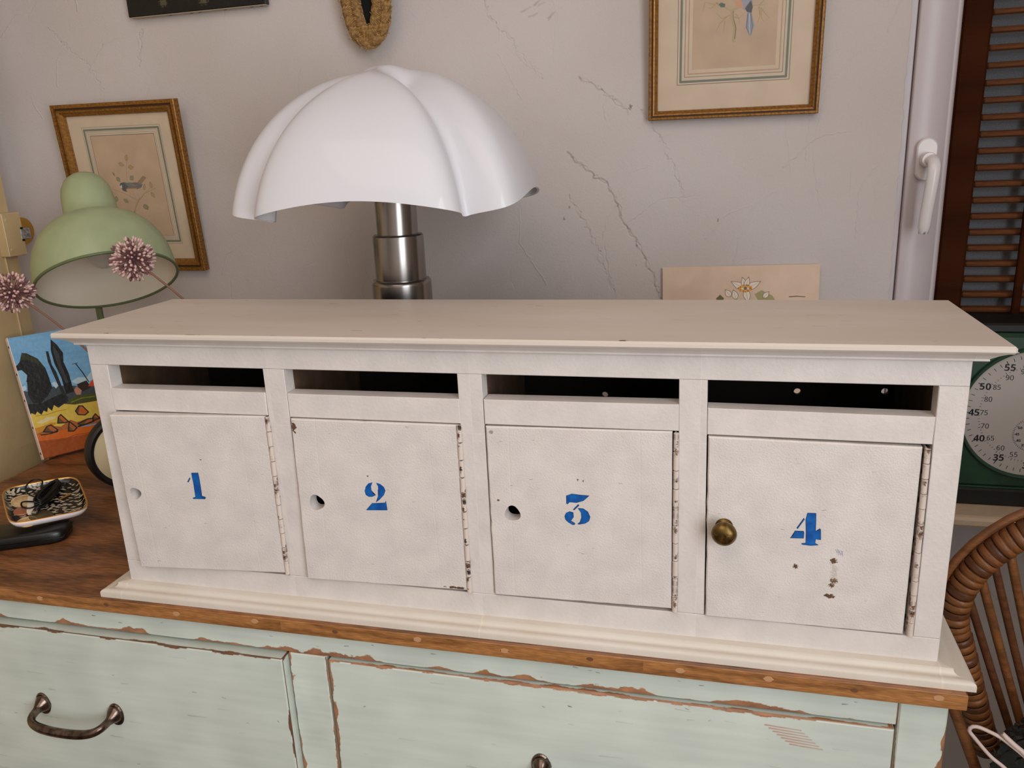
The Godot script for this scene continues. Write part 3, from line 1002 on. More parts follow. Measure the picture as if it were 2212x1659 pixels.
const NUMERALS := {
	1: [[1300, 1669, 1388, 1674, 1393, 1582, 1393, 1454, 1391, 1360, 1404, 1348, 1440, 1347, 1429, 1323, 1266, 1318, 1264, 1330, 1301, 1341, 1304, 1431, 1305, 1542, 1300, 1618], [1263, 1603, 1265, 1594, 1233, 1545, 1224, 1549]],
	2: [[3736, 1677, 3683, 1661, 3644, 1618, 3625, 1565, 3636, 1512, 3670, 1490, 3715, 1493, 3758, 1516, 3731, 1527, 3714, 1566, 3712, 1623], [3780, 1675, 3836, 1659, 3876, 1625, 3887, 1577, 3863, 1523, 3810, 1467, 3761, 1428, 3792, 1499, 3801, 1564, 3801, 1628], [3706, 1403, 3873, 1420, 3883, 1440, 3890, 1330, 3626, 1314]],
	3: [[6067, 1652, 6131, 1679, 6209, 1672, 6319, 1669, 6257, 1607, 6179, 1579, 6100, 1581, 6076, 1555, 6067, 1561], [6199, 1555, 6206, 1546, 6151, 1487, 6143, 1493], [6043, 1401, 6059, 1440, 6098, 1462, 6138, 1454, 6141, 1400, 6109, 1352, 6131, 1335, 6156, 1324, 6151, 1308, 6130, 1305, 6080, 1334, 6052, 1363], [6198, 1509, 6255, 1508, 6304, 1474, 6328, 1414, 6316, 1367, 6273, 1333, 6202, 1315, 6192, 1321, 6219, 1344, 6235, 1400, 6230, 1461]],
	4: [[8613, 1627, 8694, 1630, 8698, 1538, 8701, 1427, 8729, 1437, 8741, 1457, 8750, 1450, 8757, 1335, 8707, 1339, 8703, 1290, 8734, 1272, 8663, 1261, 8577, 1267, 8574, 1276, 8615, 1283, 8611, 1403, 8600, 1554], [8578, 1564, 8585, 1555, 8523, 1445, 8516, 1451], [8500, 1415, 8583, 1417, 8588, 1402, 8587, 1340, 8520, 1341, 8458, 1333, 8484, 1361]]}


func door(c, o, number, tl, tr, bl, br, hc, hr, chips):
	var th = 0.017
	var uv = func(p):   # place on the door, from its left top
		var x0 = lerpf(bl.x, tl.x, clampf((p.y - bl.y) / (tl.y - bl.y), 0, 1))
		var x1 = lerpf(br.x, tr.x, clampf((p.y - br.y) / (tr.y - br.y), 0, 1))
		var u = (p.x - x0) / (x1 - x0)
		var y0 = lerpf(bl.y, br.y, u)
		var y1 = lerpf(tl.y, tr.y, u)
		return Vector2(u, (y1 - p.y) / (y1 - y0))
	var zf = func(p):
		var q = uv.call(p)
		return lerpf(lerpf(tl.z, tr.z, q.x), lerpf(bl.z, br.z, q.x), q.y)
	var im: Image = M.paint_img.duplicate()
	scuffs(im, 14, number * 11, Color(0.62, 0.56, 0.5), 0.45, 12)
	for k in chips.size():
		var h = chips[k]
		blot(im, h[0] * 512, h[1] * 512, maxf(2.0, h[2] * 512), maxf(2.0, h[3] * 512), [Color(0.45, 0.4, 0.36), Color(0.42, 0.31, 0.22), Color(0.7, 0.67, 0.63)][h[4]], number * 7 + k)
	if number == 4:
		for i in 9:
			stroke(im, v2([330 + i * 2, 285 + (i * 7) % 13, 334 + i * 2, 292 + (i * 5) % 14]), 1.4, 1.0, Color(0.45, 0.5, 0.66), 0.5, 2.0, i)
		for i in 6:
			blot(im, 327 + (i % 2) * 6, 335 + i * 7, 4, 5, Color(0.75, 0.72, 0.66), i, 0.35)
	# joints of the clamped end strips, filled with paint
	var hb := Image.create(512, 512, false, Image.FORMAT_L8)
	var nb = noise(400 + number, 0.14, 3).get_image(512, 512, false, false, true)
	nb.convert(Image.FORMAT_L8)
	hb.blit_rect(nb, Rect2i(0, 0, 512, 512), Vector2i.ZERO)
	stroke(hb, v2([[70, 78, 66, 0][number - 1], 0, [66, 74, 62, 0][number - 1], 512]), 4.0, 4.0, Color(0.1, 0.1, 0.1), 0.8 if number < 4 else 0.0, 2.0, number)
	stroke(hb, v2([428, 0, 430, 512]), 4.0, 3.0, Color(0.15, 0.15, 0.15), 0.7 if number < 4 else 0.0, 2.0, number + 9)
	var m = mat(M.cream_white, 0.5, 0, im, hb, 0.03)
	var outline = [Vector2(tl.x, tl.y), Vector2(bl.x, bl.y), Vector2(br.x, br.y), Vector2(tr.x, tr.y)]
	# waviness of the old edges
	var edge = []
	var wob = noise(500 + number, 35.0, 3)
	for s in 4:
		for i in 20:
			var a = outline[s]
			var b = outline[(s + 1) % 4]
			var t = i / 20.0
			var p = a.lerp(b, t)
			var nrm = (b - a).orthogonal().normalized()
			p += nrm * (wob.get_noise_1d(s * 3.0 + t) * [0.0009, 0.0006, 0.0003, 0.0004][s] * sin(PI * t))
			edge.append(p)
	var r0 = maxf(hr, 0.0005)
	var st = new_st()
	var n = edge.size()
	var centre = Vector2(hc.x, hc.y)
	var mid = Vector2((tl.x + br.x) / 2, (tl.y + br.y) / 2)
	var P = func(p, dz): return Vector3(p.x, p.y, zf.call(p) + dz) + o
	for i in n:
		var j = (i + 1) % n
		var a0 = (edge[i] - centre).angle()
		var a1 = (edge[j] - centre).angle()
		var h0 = centre + Vector2(cos(a0), sin(a0)) * r0 * (1 + 0.08 * sin(a0 * 3 + number))
		var h1 = centre + Vector2(cos(a1), sin(a1)) * r0 * (1 + 0.08 * sin(a1 * 3 + number))
		var e0 = edge[i].lerp(mid, 0.014)
		var e1 = edge[j].lerp(mid, 0.014)
		var us = [uv.call(h0), uv.call(h1), uv.call(e1), uv.call(e0)]
		face(st, [P.call(h0, 0), P.call(h1, 0), P.call(e1, 0), P.call(e0, 0)], Vector3(0, 0, 1), us)
		face(st, [P.call(h0, -th), P.call(h1, -th), P.call(edge[j], -th), P.call(edge[i], -th)], Vector3(0, 0, -1), us)
		var nd = (edge[j] - edge[i])
		var out = Vector3(nd.y, -nd.x, 0)
		if out.dot(Vector3(edge[i].x - mid.x, edge[i].y - mid.y, 0)) < 0:
			out = -out
		face(st, [P.call(e0, 0), P.call(e1, 0), P.call(edge[j], -0.0014), P.call(edge[i], -0.0014)], out.normalized() + Vector3(0, 0, 1), [us[3], us[2], uv.call(edge[j]), uv.call(edge[i])])
		face(st, [P.call(edge[i], -0.0014), P.call(edge[j], -0.0014), P.call(edge[j], -th), P.call(edge[i], -th)], out, [us[3], us[2], us[2], us[3]])
		if hr > 0:
			var md = (h0 + h1) / 2 - centre
			face(st, [P.call(h0, 0), P.call(h1, 0), P.call(h1, -th), P.call(h0, -th)], Vector3(-md.x, -md.y, 0), [us[0], us[1], us[1], us[0]])
	var dr = obj("door", st, m, c)
	dr.set_meta("label", "white door %d with %s" % [number, "a small brass knob and brown paint chips" if number == 4 else "a bored finger hole"])
	# the stencilled numeral, blue paint with a dark edge
	st = new_st()
	var st2 = new_st()
	for poly in NUMERALS[number]:
		var pts = []
		var big = []
		var cen = Vector2.ZERO
		for i in range(0, poly.size(), 2):
			pts.append(Vector2(poly[i], poly[i + 1]) * 1e-4)
			cen += pts[-1] / (poly.size() / 2.0)
		var grown = Geometry2D.offset_polygon(PackedVector2Array(pts), 0.00035)
		for g in grown:
			sheet(st2, g, zf, 0.0002, o)
		sheet(st, pts, zf, 0.00035, o)
	obj("numeral", st, M.blue, dr).set_meta("label", "blue stencilled numeral %d" % number)
	obj("numeral_outline", st2, M.ink, dr)
	if number == 4:
		st = new_st()
		lathe(st, [Vector2(0.0, 0.0262), Vector2(0.004, 0.026), Vector2(0.0085, 0.0247), Vector2(0.0118, 0.022), Vector2(0.0132, 0.0185), Vector2(0.0128, 0.0155), Vector2(0.011, 0.0132), Vector2(0.0075, 0.0115), Vector2(0.0055, 0.009), Vector2(0.0055, 0.004), Vector2(0.0085, 0.002), Vector2(0.0095, 0.0)], 32, Transform3D(Basis(Vector3.RIGHT, PI / 2), Vector3(0.7778, 0.1412, 0.0034) + o))
		obj("knob", st, M.brass_old, dr).set_meta("label", "tarnished round brass knob")


func sheet(st, pts, zf, dz, o):
	var p = PackedVector2Array(pts)
	if Geometry2D.is_polygon_clockwise(p):
		p.reverse()
	var tris = Geometry2D.triangulate_polygon(p)
	for t in range(0, tris.size(), 3):
		var f = []
		for k in 3:
			var q = p[tris[t + k]]
			f.append(Vector3(q.x, q.y, zf.call(q) + dz) + o)
		face(st, f, Vector3(0, 0, 1))
	for i in p.size():
		var q = p[i]
		var r = p[(i + 1) % p.size()]
		face(st, [Vector3(q.x, q.y, zf.call(q) + dz) + o, Vector3(r.x, r.y, zf.call(r) + dz) + o, Vector3(r.x, r.y, zf.call(r) - 0.0005) + o, Vector3(q.x, q.y, zf.call(q) - 0.0005) + o], Vector3(r.y - q.y, q.x - r.x, 0))


func hinge(c, o, top, bottom, count):
	var st = new_st()
	rbox(st, Vector3(minf(top.x, bottom.x) - 0.0016, bottom.y, -0.016) + o, Vector3(minf(top.x, bottom.x) - 0.0002, top.y, 0.0015) + o, 0.0002)
	var leaf = obj("hinge", st, M.hinge, c)
	for i in count:
		st = new_st()
		var a = top.lerp(bottom, float(i) / count)
		var b = top.lerp(bottom, (i + 0.965) / count)
		var r = 0.0029 + 0.0002 * (i % 2)
		var l = a.distance_to(b)
		lathe(st, [Vector2(0, l), Vector2(r * 0.8, l), Vector2(r, l - 0.0005), Vector2(r, 0.0005), Vector2(r * 0.8, 0), Vector2(0, 0)], 12, Transform3D(along(a - b, Vector3.RIGHT), b + o))
		obj("knuckle", st, M.hinge, leaf)


# ==================================================================== the white table lamp
func table_lamp():
	var at = Vector3(0.281, T, -0.36)
	var l = thing("table_lamp", "table lamp with a glossy white four-lobed shade on a stepped steel column", "lamp", at)
	var P = {a = deg_to_rad(5.5), n = 3.4, tw = 0.87, R = 0.2155, ym = 0.486, dy = 0.03, ya = 0.668, g = 0.22, gw = 0.028, gy = 0.1}
	var st = new_st()
	smooth(st)
	var nt = 56
	var na = 240
	var outer = []
	var inner = []
	for i in nt + 1:
		var ro = []
		var ri = []
		for j in na:
			var phi = TAU * j / na
			var p = shade_point(P, phi, float(i) / nt)
			ro.append(p - Vector3(0, T, 0))
			var q = p - Vector3(0, 0.40, 0)
			ri.append(Vector3(q.x * 0.983, q.y * 0.983 + 0.40 + (0.0015 if i == nt else 0.0), q.z * 0.983) - Vector3(0, T, 0))
		outer.append(ro)
		inner.append(ri)
	grid(st, outer, true, true)
	smooth(st, 2)
	grid(st, inner, true, false)
	smooth(st, 3)
	grid(st, [outer[nt], inner[nt]], true, true)
	obj("shade", st, M.acrylic, l)
	# column: telescopic steps
	st = new_st()
	lathe(st, [Vector2(0.0, 0.5), Vector2(0.0318, 0.5), Vector2(0.0318, 0.44)], 48)
	obj("column_section", st, M.steel, l)
	st = new_st()
	lathe(st, [Vector2(0.030, 0.4405), Vector2(0.0372, 0.4402), Vector2(0.0392, 0.438), Vector2(0.0397, 0.434), Vector2(0.0397, 0.366)], 48)
	obj("column_section", st, M.steel, l)
	st = new_st()
	lathe(st, [Vector2(0.036, 0.371), Vector2(0.0440, 0.3707), Vector2(0.0464, 0.3682), Vector2(0.0471, 0.364), Vector2(0.0471, 0.28)], 48)
	obj("column_section", st, M.steel, l)
	st = new_st()
	lathe(st, [Vector2(0.044, 0.29), Vector2(0.0535, 0.289), Vector2(0.055, 0.285), Vector2(0.056, 0.16), Vector2(0.075, 0.06), Vector2(0.098, 0.012), Vector2(0.098, 0.0), Vector2(0.0, 0.0)], 48)
	obj("foot", st, mat(Color(0.08, 0.08, 0.08), 0.4), l)
	# bulb holders under the shade
	st = new_st()
	lathe(st, [Vector2(0.0, 0.62), Vector2(0.014, 0.62), Vector2(0.016, 0.55), Vector2(0.034, 0.52), Vector2(0.034, 0.498), Vector2(0.0, 0.498)], 24)
	obj("socket", st, M.pvc, l)
	for k in 4:
		st = new_st()
		var a = deg_to_rad(5.5) + PI / 4 + k * PI / 2
		ellipsoid(st, Transform3D(Basis().scaled(Vector3(0.024, 0.028, 0.024)), Vector3(sin(a) * 0.075, 0.525, cos(a) * 0.075)), 20, 12)
		var bulb = obj("bulb", st, mat(Color(0.92, 0.91, 0.88), 0.3), l)
		st = new_st()
		tube(st, [Vector3(sin(a) * 0.03, 0.535, cos(a) * 0.03), Vector3(sin(a) * 0.06, 0.53, cos(a) * 0.06)], 0.011, 12)
		obj("bulb_cap", st, M.pvc, bulb)


func shade_point(P, phi, t):
	var psi = fposmod(phi - P.a + PI / 4, PI / 2) - PI / 4
	var n = P.n
	var sq = pow(pow(absf(cos(psi)), n) + pow(absf(sin(psi)), n), -1.0 / n)
	var th = t * PI / 2 * P.tw
	var r = P.R * sq * sin(th) / sin(PI / 2 * P.tw)
	var yr = P.ym - P.dy * pow(absf(psi) / (PI / 4), 2)
	var y = P.ya - (P.ya - yr) * (1 - cos(th)) / (1 - cos(PI / 2 * P.tw))
	var dl = r * sin(PI / 4 - absf(psi))
	var e = exp(-pow(dl / P.gw, 2)) * smoothstep(0.012, 0.075, r)
	r *= 1 - P.g * e
	y = 0.40 + (y - 0.40) * (1 - P.gy * e * (1 - t * t * t))
	return Vector3(r * sin(phi), y, r * cos(phi))


# ==================================================================== the mint green lamp
func mint_lamp():
	var base = Vector3(-0.3955, T, -0.472)
	var l = thing("desk_lamp", "mint green bell-shaped metal desk lamp in front of the left picture", "lamp", base)
	var axis = Vector3(-0.369, 0.867, -0.334).normalized()
	var c = Vector3(-0.2903, 0.3458, -0.39) - base
	var xf = Transform3D(along(axis), c)
	var st = new_st()
	var outer = [Vector2(0.0, 0.213), Vector2(0.012, 0.2122), Vector2(0.024, 0.208), Vector2(0.034, 0.199), Vector2(0.0405, 0.186), Vector2(0.0435, 0.17), Vector2(0.045, 0.145), Vector2(0.0462, 0.128), Vector2(0.048, 0.1225), Vector2(0.0545, 0.1195), Vector2(0.066, 0.115), Vector2(0.082, 0.105), Vector2(0.097, 0.089), Vector2(0.108, 0.068), Vector2(0.1148, 0.044), Vector2(0.1172, 0.02), Vector2(0.1175, 0.004)]
	lathe(st, outer, 64, xf)
	obj("shade", st, M.green_metal, l)
	st = new_st()
	var inner = []
	for i in range(9, outer.size()):
		inner.append(outer[i] - Vector2(0.0022, 0.0022))
	inner.reverse()
	inner.append(Vector2(0.0, 0.117))
	lathe(st, inner, 64, xf)
	obj("shade_lining", st, mat(pc(196, 186, 168, 0.62), 0.5), l).set_meta("label", "off-white inside of the shade")
	st = new_st()
	var rim = []
	for i in 65:
		var a = TAU * i / 64
		rim.append(xf * Vector3(cos(a) * 0.1172, 0.003, sin(a) * 0.1172))
	tube(st, rim, 0.0026, 8, 1.0, axis, false)
	obj("rim", st, M.green_dark, l)
	st = new_st()
	ellipsoid(st, Transform3D(xf.basis.scaled_local(Vector3(0.028, 0.034, 0.028)), xf * Vector3(0, 0.062, 0)), 24, 14)
	var gl = mat(Color(0.9, 0.9, 0.88, 0.35), 0.06)
	gl.transparency = BaseMaterial3D.TRANSPARENCY_ALPHA
	var bulb = obj("bulb", st, gl, l)
	st = new_st()
	lathe(st, [Vector2(0, 0.118), Vector2(0.015, 0.117), Vector2(0.015, 0.088), Vector2(0.013, 0.085), Vector2(0, 0.085)], 20, xf)
	obj("bulb_cap", st, M.chrome, bulb)
	# stem, bracket and base
	st = new_st()
	rbox(st, Vector3(-0.0065, 0.015, -0.004), Vector3(0.0065, 0.42, 0.004), 0.002)
	obj("stem", st, M.green_dark, l)
	st = new_st()
	tube(st, curve([Vector3(0, 0.415, 0.0), Vector3(0.02, 0.432, 0.012), Vector3(0.05, 0.44, 0.045), xf * Vector3(0.0, 0.128, 0.03)], 14), 0.005, 8)
	obj("bracket", st, M.green_dark, l)
	st = new_st()
	lathe(st, [Vector2(0, 0.034), Vector2(0.02, 0.033), Vector2(0.045, 0.026), Vector2(0.065, 0.014), Vector2(0.074, 0.005), Vector2(0.074, 0.0), Vector2(0, 0)], 40)
	obj("base", st, M.green_metal, l)


# ==================================================================== framed prints
func print_image(W, H, inner, lines, paper, ground):
	var im = mottle(W, H, paper, 0.03, 0.006, 601 + W)
	var s = Vector2(W, H) / 1000.0
	for k in lines:      # [inset left/right, inset top, inset bottom, width, colour]
		var x0 = k[0] * s.x
		var x1 = (1000 - k[1]) * s.x
		var y0 = k[2] * s.y
		var y1 = k[3] * s.y
		stroke(im, [Vector2(x0, y0), Vector2(x1, y0), Vector2(x1, y1), Vector2(x0, y1), Vector2(x0, y0)], k[4], k[4], k[5], k[6])
	var g = mottle(W, H, ground, 0.04, 0.005, 611 + W)
	var r = Rect2i(int(inner[0] * s.x), int(inner[1] * s.y), int((inner[2] - inner[0]) * s.x), int((inner[3] - inner[1]) * s.y))
	im.blit_rect(g, r, r.position)
	return im


func leaf(im, p, a, l, w, c, vein):
	var pts = []
	for i in 13:
		var t = i / 12.0
		pts.append(p + Vector2(t * l, sin(PI * t) * w * (1.2 - t * 0.5)).rotated(a))
	for i in 13:
		var t = 1 - i / 12.0
		pts.append(p + Vector2(t * l, -sin(PI * t) * w * (1.2 - t * 0.5)).rotated(a))
	fill_poly(im, pts, c)
	stroke(im, pts, 1.8, 1.8, vein, 0.8)
	stroke(im, [p, p + Vector2(l, 0).rotated(a)], 1.4, 1.0, vein, 0.8)


func framed_prints():
	var paper = pc(182, 163, 139, 0.74)
	var ground = pc(168, 141, 113, 0.74)
	var green = pc(84, 94, 76, 0.8)
	var grey = pc(130, 128, 112, 0.8)
	var dark = pc(84, 66, 50, 0.8)
	# left print: small bird on a branch
	var W = 854
	var H = 1000
	var s = Vector2(W, H) / 1000.0
	var im = print_image(W, H, [240, 182, 774, 797], [[180, 165, 127, 845, 3.0, grey, 0.9], [196, 180, 143, 830, 12.5, green, 0.95], [210, 198, 155, 818, 2.4, grey, 0.9], [224, 214, 166, 808, 2.4, grey, 0.8], [238, 226, 178, 796, 4.0, dark, 0.9]], paper, ground)
	var twig = pc(150, 124, 88, 0.8)
	stroke(im, v2([330, 499, 438, 534, 529, 577, 595, 532, 700, 501], s), 3, 4, twig)
	stroke(im, v2([545, 560, 500, 610, 465, 662], s), 9, 7, twig)
	stroke(im, v2([529, 577, 560, 560, 595, 532], s), 7, 5, twig)
	stroke(im, v2([469, 455, 484, 382, 513, 310], s), 3, 2, twig)
	stroke(im, v2([670, 473, 655, 500, 600, 530], s), 2, 2, twig)
	var olive = pc(132, 124, 78, 0.8)
	var ochre = pc(164, 132, 76, 0.8)
	var lg = pc(118, 118, 84, 0.8)
	var vein = pc(92, 82, 54, 0.8)
	for k in [[430, 345, 0.35, 46, 13, 1], [500, 330, -1.25, 42, 13, 1], [505, 372, -0.05, 44, 16, 1], [500, 447, -0.7, 42, 17, 0], [385, 428, 0.9, 42, 16, 0], [350, 545, 1.9, 44, 16, 0], [405, 565, 0.5, 46, 14, 0], [668, 500, -1.7, 46, 12, 1], [655, 525, 1.1, 44, 13, 1], [570, 600, 0.9, 48, 18, 0], [560, 612, 0.1, 50, 14, 0], [598, 510, -1.2, 46, 10, 1], [480, 640, 2.0, 40, 12, 1], [375, 420, -2.1, 30, 7, 0]]:
		leaf(im, Vector2(k[0], k[1]) * s, k[2], k[3] * s.x, k[4] * s.x, ochre if k[5] else olive.lerp(lg, 0.5), vein)
	fill_poly(im, v2([548, 466, 613, 424, 640, 436, 576, 480], s), pc(128, 98, 62, 0.8))
	fill_poly(im, v2([398, 476, 420, 462, 470, 466, 540, 462, 592, 476, 580, 496, 537, 506, 470, 512, 418, 514], s), pc(96, 84, 76, 0.8))
	fill_poly(im, v2([460, 500, 540, 500, 520, 520, 455, 524, 430, 516], s), pc(176, 142, 106, 0.8))
	fill_poly(im, v2([396, 488, 408, 464, 440, 460, 480, 466, 478, 486, 440, 500, 452, 520, 430, 516], s), pc(40, 46, 52, 0.8))
	fill_poly(im, v2([440, 464, 500, 462, 520, 476, 470, 488], s), pc(84, 104, 100, 0.8), 0.8)
	fill_poly(im, v2([396, 484, 418, 476, 416, 496, 402, 496], s), pc(186, 182, 166, 0.8))
	fill_poly(im, v2([520, 470, 596, 474, 586, 490, 540, 488], s), pc(72, 72, 88, 0.8))
	for i in 5:
		stroke(im, v2([500 + i * 18, 478, 540 + i * 14, 484 - i * 3], s), 1.5, 1, pc(150, 130, 104, 0.8), 0.7)
	stroke(im, v2([480, 520, 470, 545], s), 2, 2, twig)
	stroke(im, v2([500, 520, 510, 555], s), 2, 2, twig)
	stroke(im, v2([600, 660, 640, 655, 665, 662, 690, 655], s), 1.2, 1, grey, 0.4, 3.0, 4)
	frame("picture", "gilt-framed print of a small bird among leaves, left behind the mint lamp", [-0.5392, 0.3355, 0.2844, 0.3329, 0.0799, -0.0098], im, 0.0232)
	# right print: long-tailed blue bird on a twig
	W = 820
	H = 1000
	s = Vector2(W, H) / 1000.0
	im = print_image(W, H, [250, 200, 752, 774], [[160, 165, 140, 844, 2.6, dark, 0.9], [180, 184, 158, 830, 11.5, green, 0.95], [205, 206, 178, 808, 2.4, dark, 0.8], [226, 226, 194, 794, 5.0, pc(160, 124, 88, 0.8), 0.9], [246, 246, 206, 776, 1.6, paper, 0.8]], paper, ground)
	var bark = pc(158, 140, 98, 0.8)
	stroke(im, v2([495, 650, 500, 591, 477, 540, 481, 509, 515, 500], s), 14, 10, bark)
	stroke(im, v2([503, 640, 508, 591, 488, 540, 489, 512], s), 4, 3, pc(84, 72, 48, 0.8), 0.8)
	stroke(im, v2([476, 512, 441, 495, 380, 476], s), 8, 3, bark)
	stroke(im, v2([515, 500, 569, 495, 599, 495, 687, 495], s), 7, 2, bark)
	var sprig = pc(146, 132, 76, 0.8)
	for k in [[467, 531, 423, 544, 386, 515], [452, 538, 413, 563, 387, 605], [441, 557, 438, 585, 433, 611], [319, 465, 312, 485, 308, 507], [638, 503, 646, 546, 633, 572], [648, 508, 669, 528, 700, 557], [649, 519, 656, 554, 672, 574], [502, 526, 520, 545, 529, 570], [497, 541, 525, 548, 547, 532], [380, 476, 345, 470, 320, 462], [640, 495, 670, 470, 695, 462], [380, 476, 360, 492, 340, 490]]:
		stroke(im, v2(k, s, Vector2.ZERO), 4.5, 1.5, sprig, 0.9)
	fill_poly(im, v2([400, 478, 415, 470, 440, 478, 438, 492, 415, 492], s), pc(40, 74, 48, 0.8))
	stroke(im, v2([396, 474, 384, 470], s), 5, 3, pc(150, 84, 56, 0.8))
	fill_poly(im, v2([490, 400, 560, 380, 600, 420, 600, 480, 593, 520, 576, 528, 548, 508, 505, 491, 490, 460], s), pc(134, 134, 150, 0.8))
	fill_poly(im, v2([490, 440, 520, 440, 552, 505, 520, 500, 500, 488], s), pc(184, 132, 92, 0.8))
	fill_poly(im, v2([556, 505, 590, 470, 602, 500, 596, 526, 580, 532], s), pc(36, 36, 42, 0.8))
	fill_poly(im, v2([571, 522, 596, 526, 616, 586, 594, 638, 565, 591], s), pc(122, 130, 146, 0.8))
	for k in [[575, 530, 570, 592, 590, 630], [584, 530, 586, 590, 594, 634], [592, 530, 604, 588, 597, 630]]:
		stroke(im, v2(k, s), 3, 2, pc(60, 62, 74, 0.8) if k[0] != 584 else pc(190, 184, 172, 0.8), 0.9)
	fill_poly(im, v2([500, 360, 540, 340, 570, 350, 575, 385, 520, 400, 495, 395], s), pc(70, 84, 110, 0.8))
	stroke(im, v2([598, 646, 625, 640, 640, 648, 668, 634], s), 1.3, 1, grey, 0.5, 5.0, 3)
	frame("picture", "larger gilt-framed print of a long-tailed blue bird, hanging upper right", [0.6425, 0.5791, 0.2701, 0.33, 0.0596, -0.0071], im, 0.0145)


func frame(called, label, p, im, w):
	var o = thing(called, label, "picture", Vector3.ZERO, "gilt-framed bird prints")
	var roll = p[5]
	var tilt = p[4]
	var r = Vector3(cos(roll), sin(roll), 0)
	var u = Vector3(-sin(roll) * cos(tilt), cos(roll) * cos(tilt), sin(tilt))
	o.transform = Transform3D(Basis(r, u, r.cross(u)), Vector3(p[0], p[1], -0.622))
	var W = p[2]
	var H = p[3]
	# moulding profile: inset from the outer edge, height over the back
	var prof = [Vector2(0, -0.0155), Vector2(0, -0.001), Vector2(0.0012, 0.0), Vector2(w * 0.30, 0.0), Vector2(w * 0.34, -0.003), Vector2(w * 0.47, -0.003), Vector2(w * 0.5, -0.0006), Vector2(w * 0.66, -0.0012), Vector2(w * 0.72, -0.0035), Vector2(w * 0.95, -0.0062), Vector2(w, -0.0085), Vector2(w, -0.0135)]
	for sd in 4:
		var st = new_st()
		var st2 = new_st()
		for i in prof.size() - 1:
			var q = []
			for k in 2:
				var a = prof[i + k]
				var cs = [Vector3(a.x, a.x, a.y), Vector3(W - a.x, a.x, a.y), Vector3(W - a.x, H - a.x, a.y), Vector3(a.x, H - a.x, a.y)]
				q.append([cs[sd], cs[(sd + 1) % 4]])
			var into = [Vector3(0, 1, 0), Vector3(-1, 0, 0), Vector3(0, -1, 0), Vector3(1, 0, 0)][sd]
			var out = Vector3(0, 0, 1)
			if i == 0:
				out = -into
			elif i >= prof.size() - 2:
				out = into
			face(st2 if i == 4 else st, [q[0][0], q[0][1], q[1][1], q[1][0]], out)
		var side = obj("moulding", st, M.gilt, o)
		obj("groove", st2, M.gilt_dark, side)
	var sheet_m = mat(Color(1, 1, 1), 0.85, 0, im)
	var st = new_st()
	rbox(st, Vector3(0.004, 0.004, -0.0145), Vector3(W - 0.004, H - 0.004, -0.0125), 0)
	obj("print", st, sheet_m, o)
	st = new_st()
	rbox(st, Vector3(0.004, 0.004, -0.0112), Vector3(W - 0.004, H - 0.004, -0.0096), 0)
	obj("glass", st, M.glass, o)


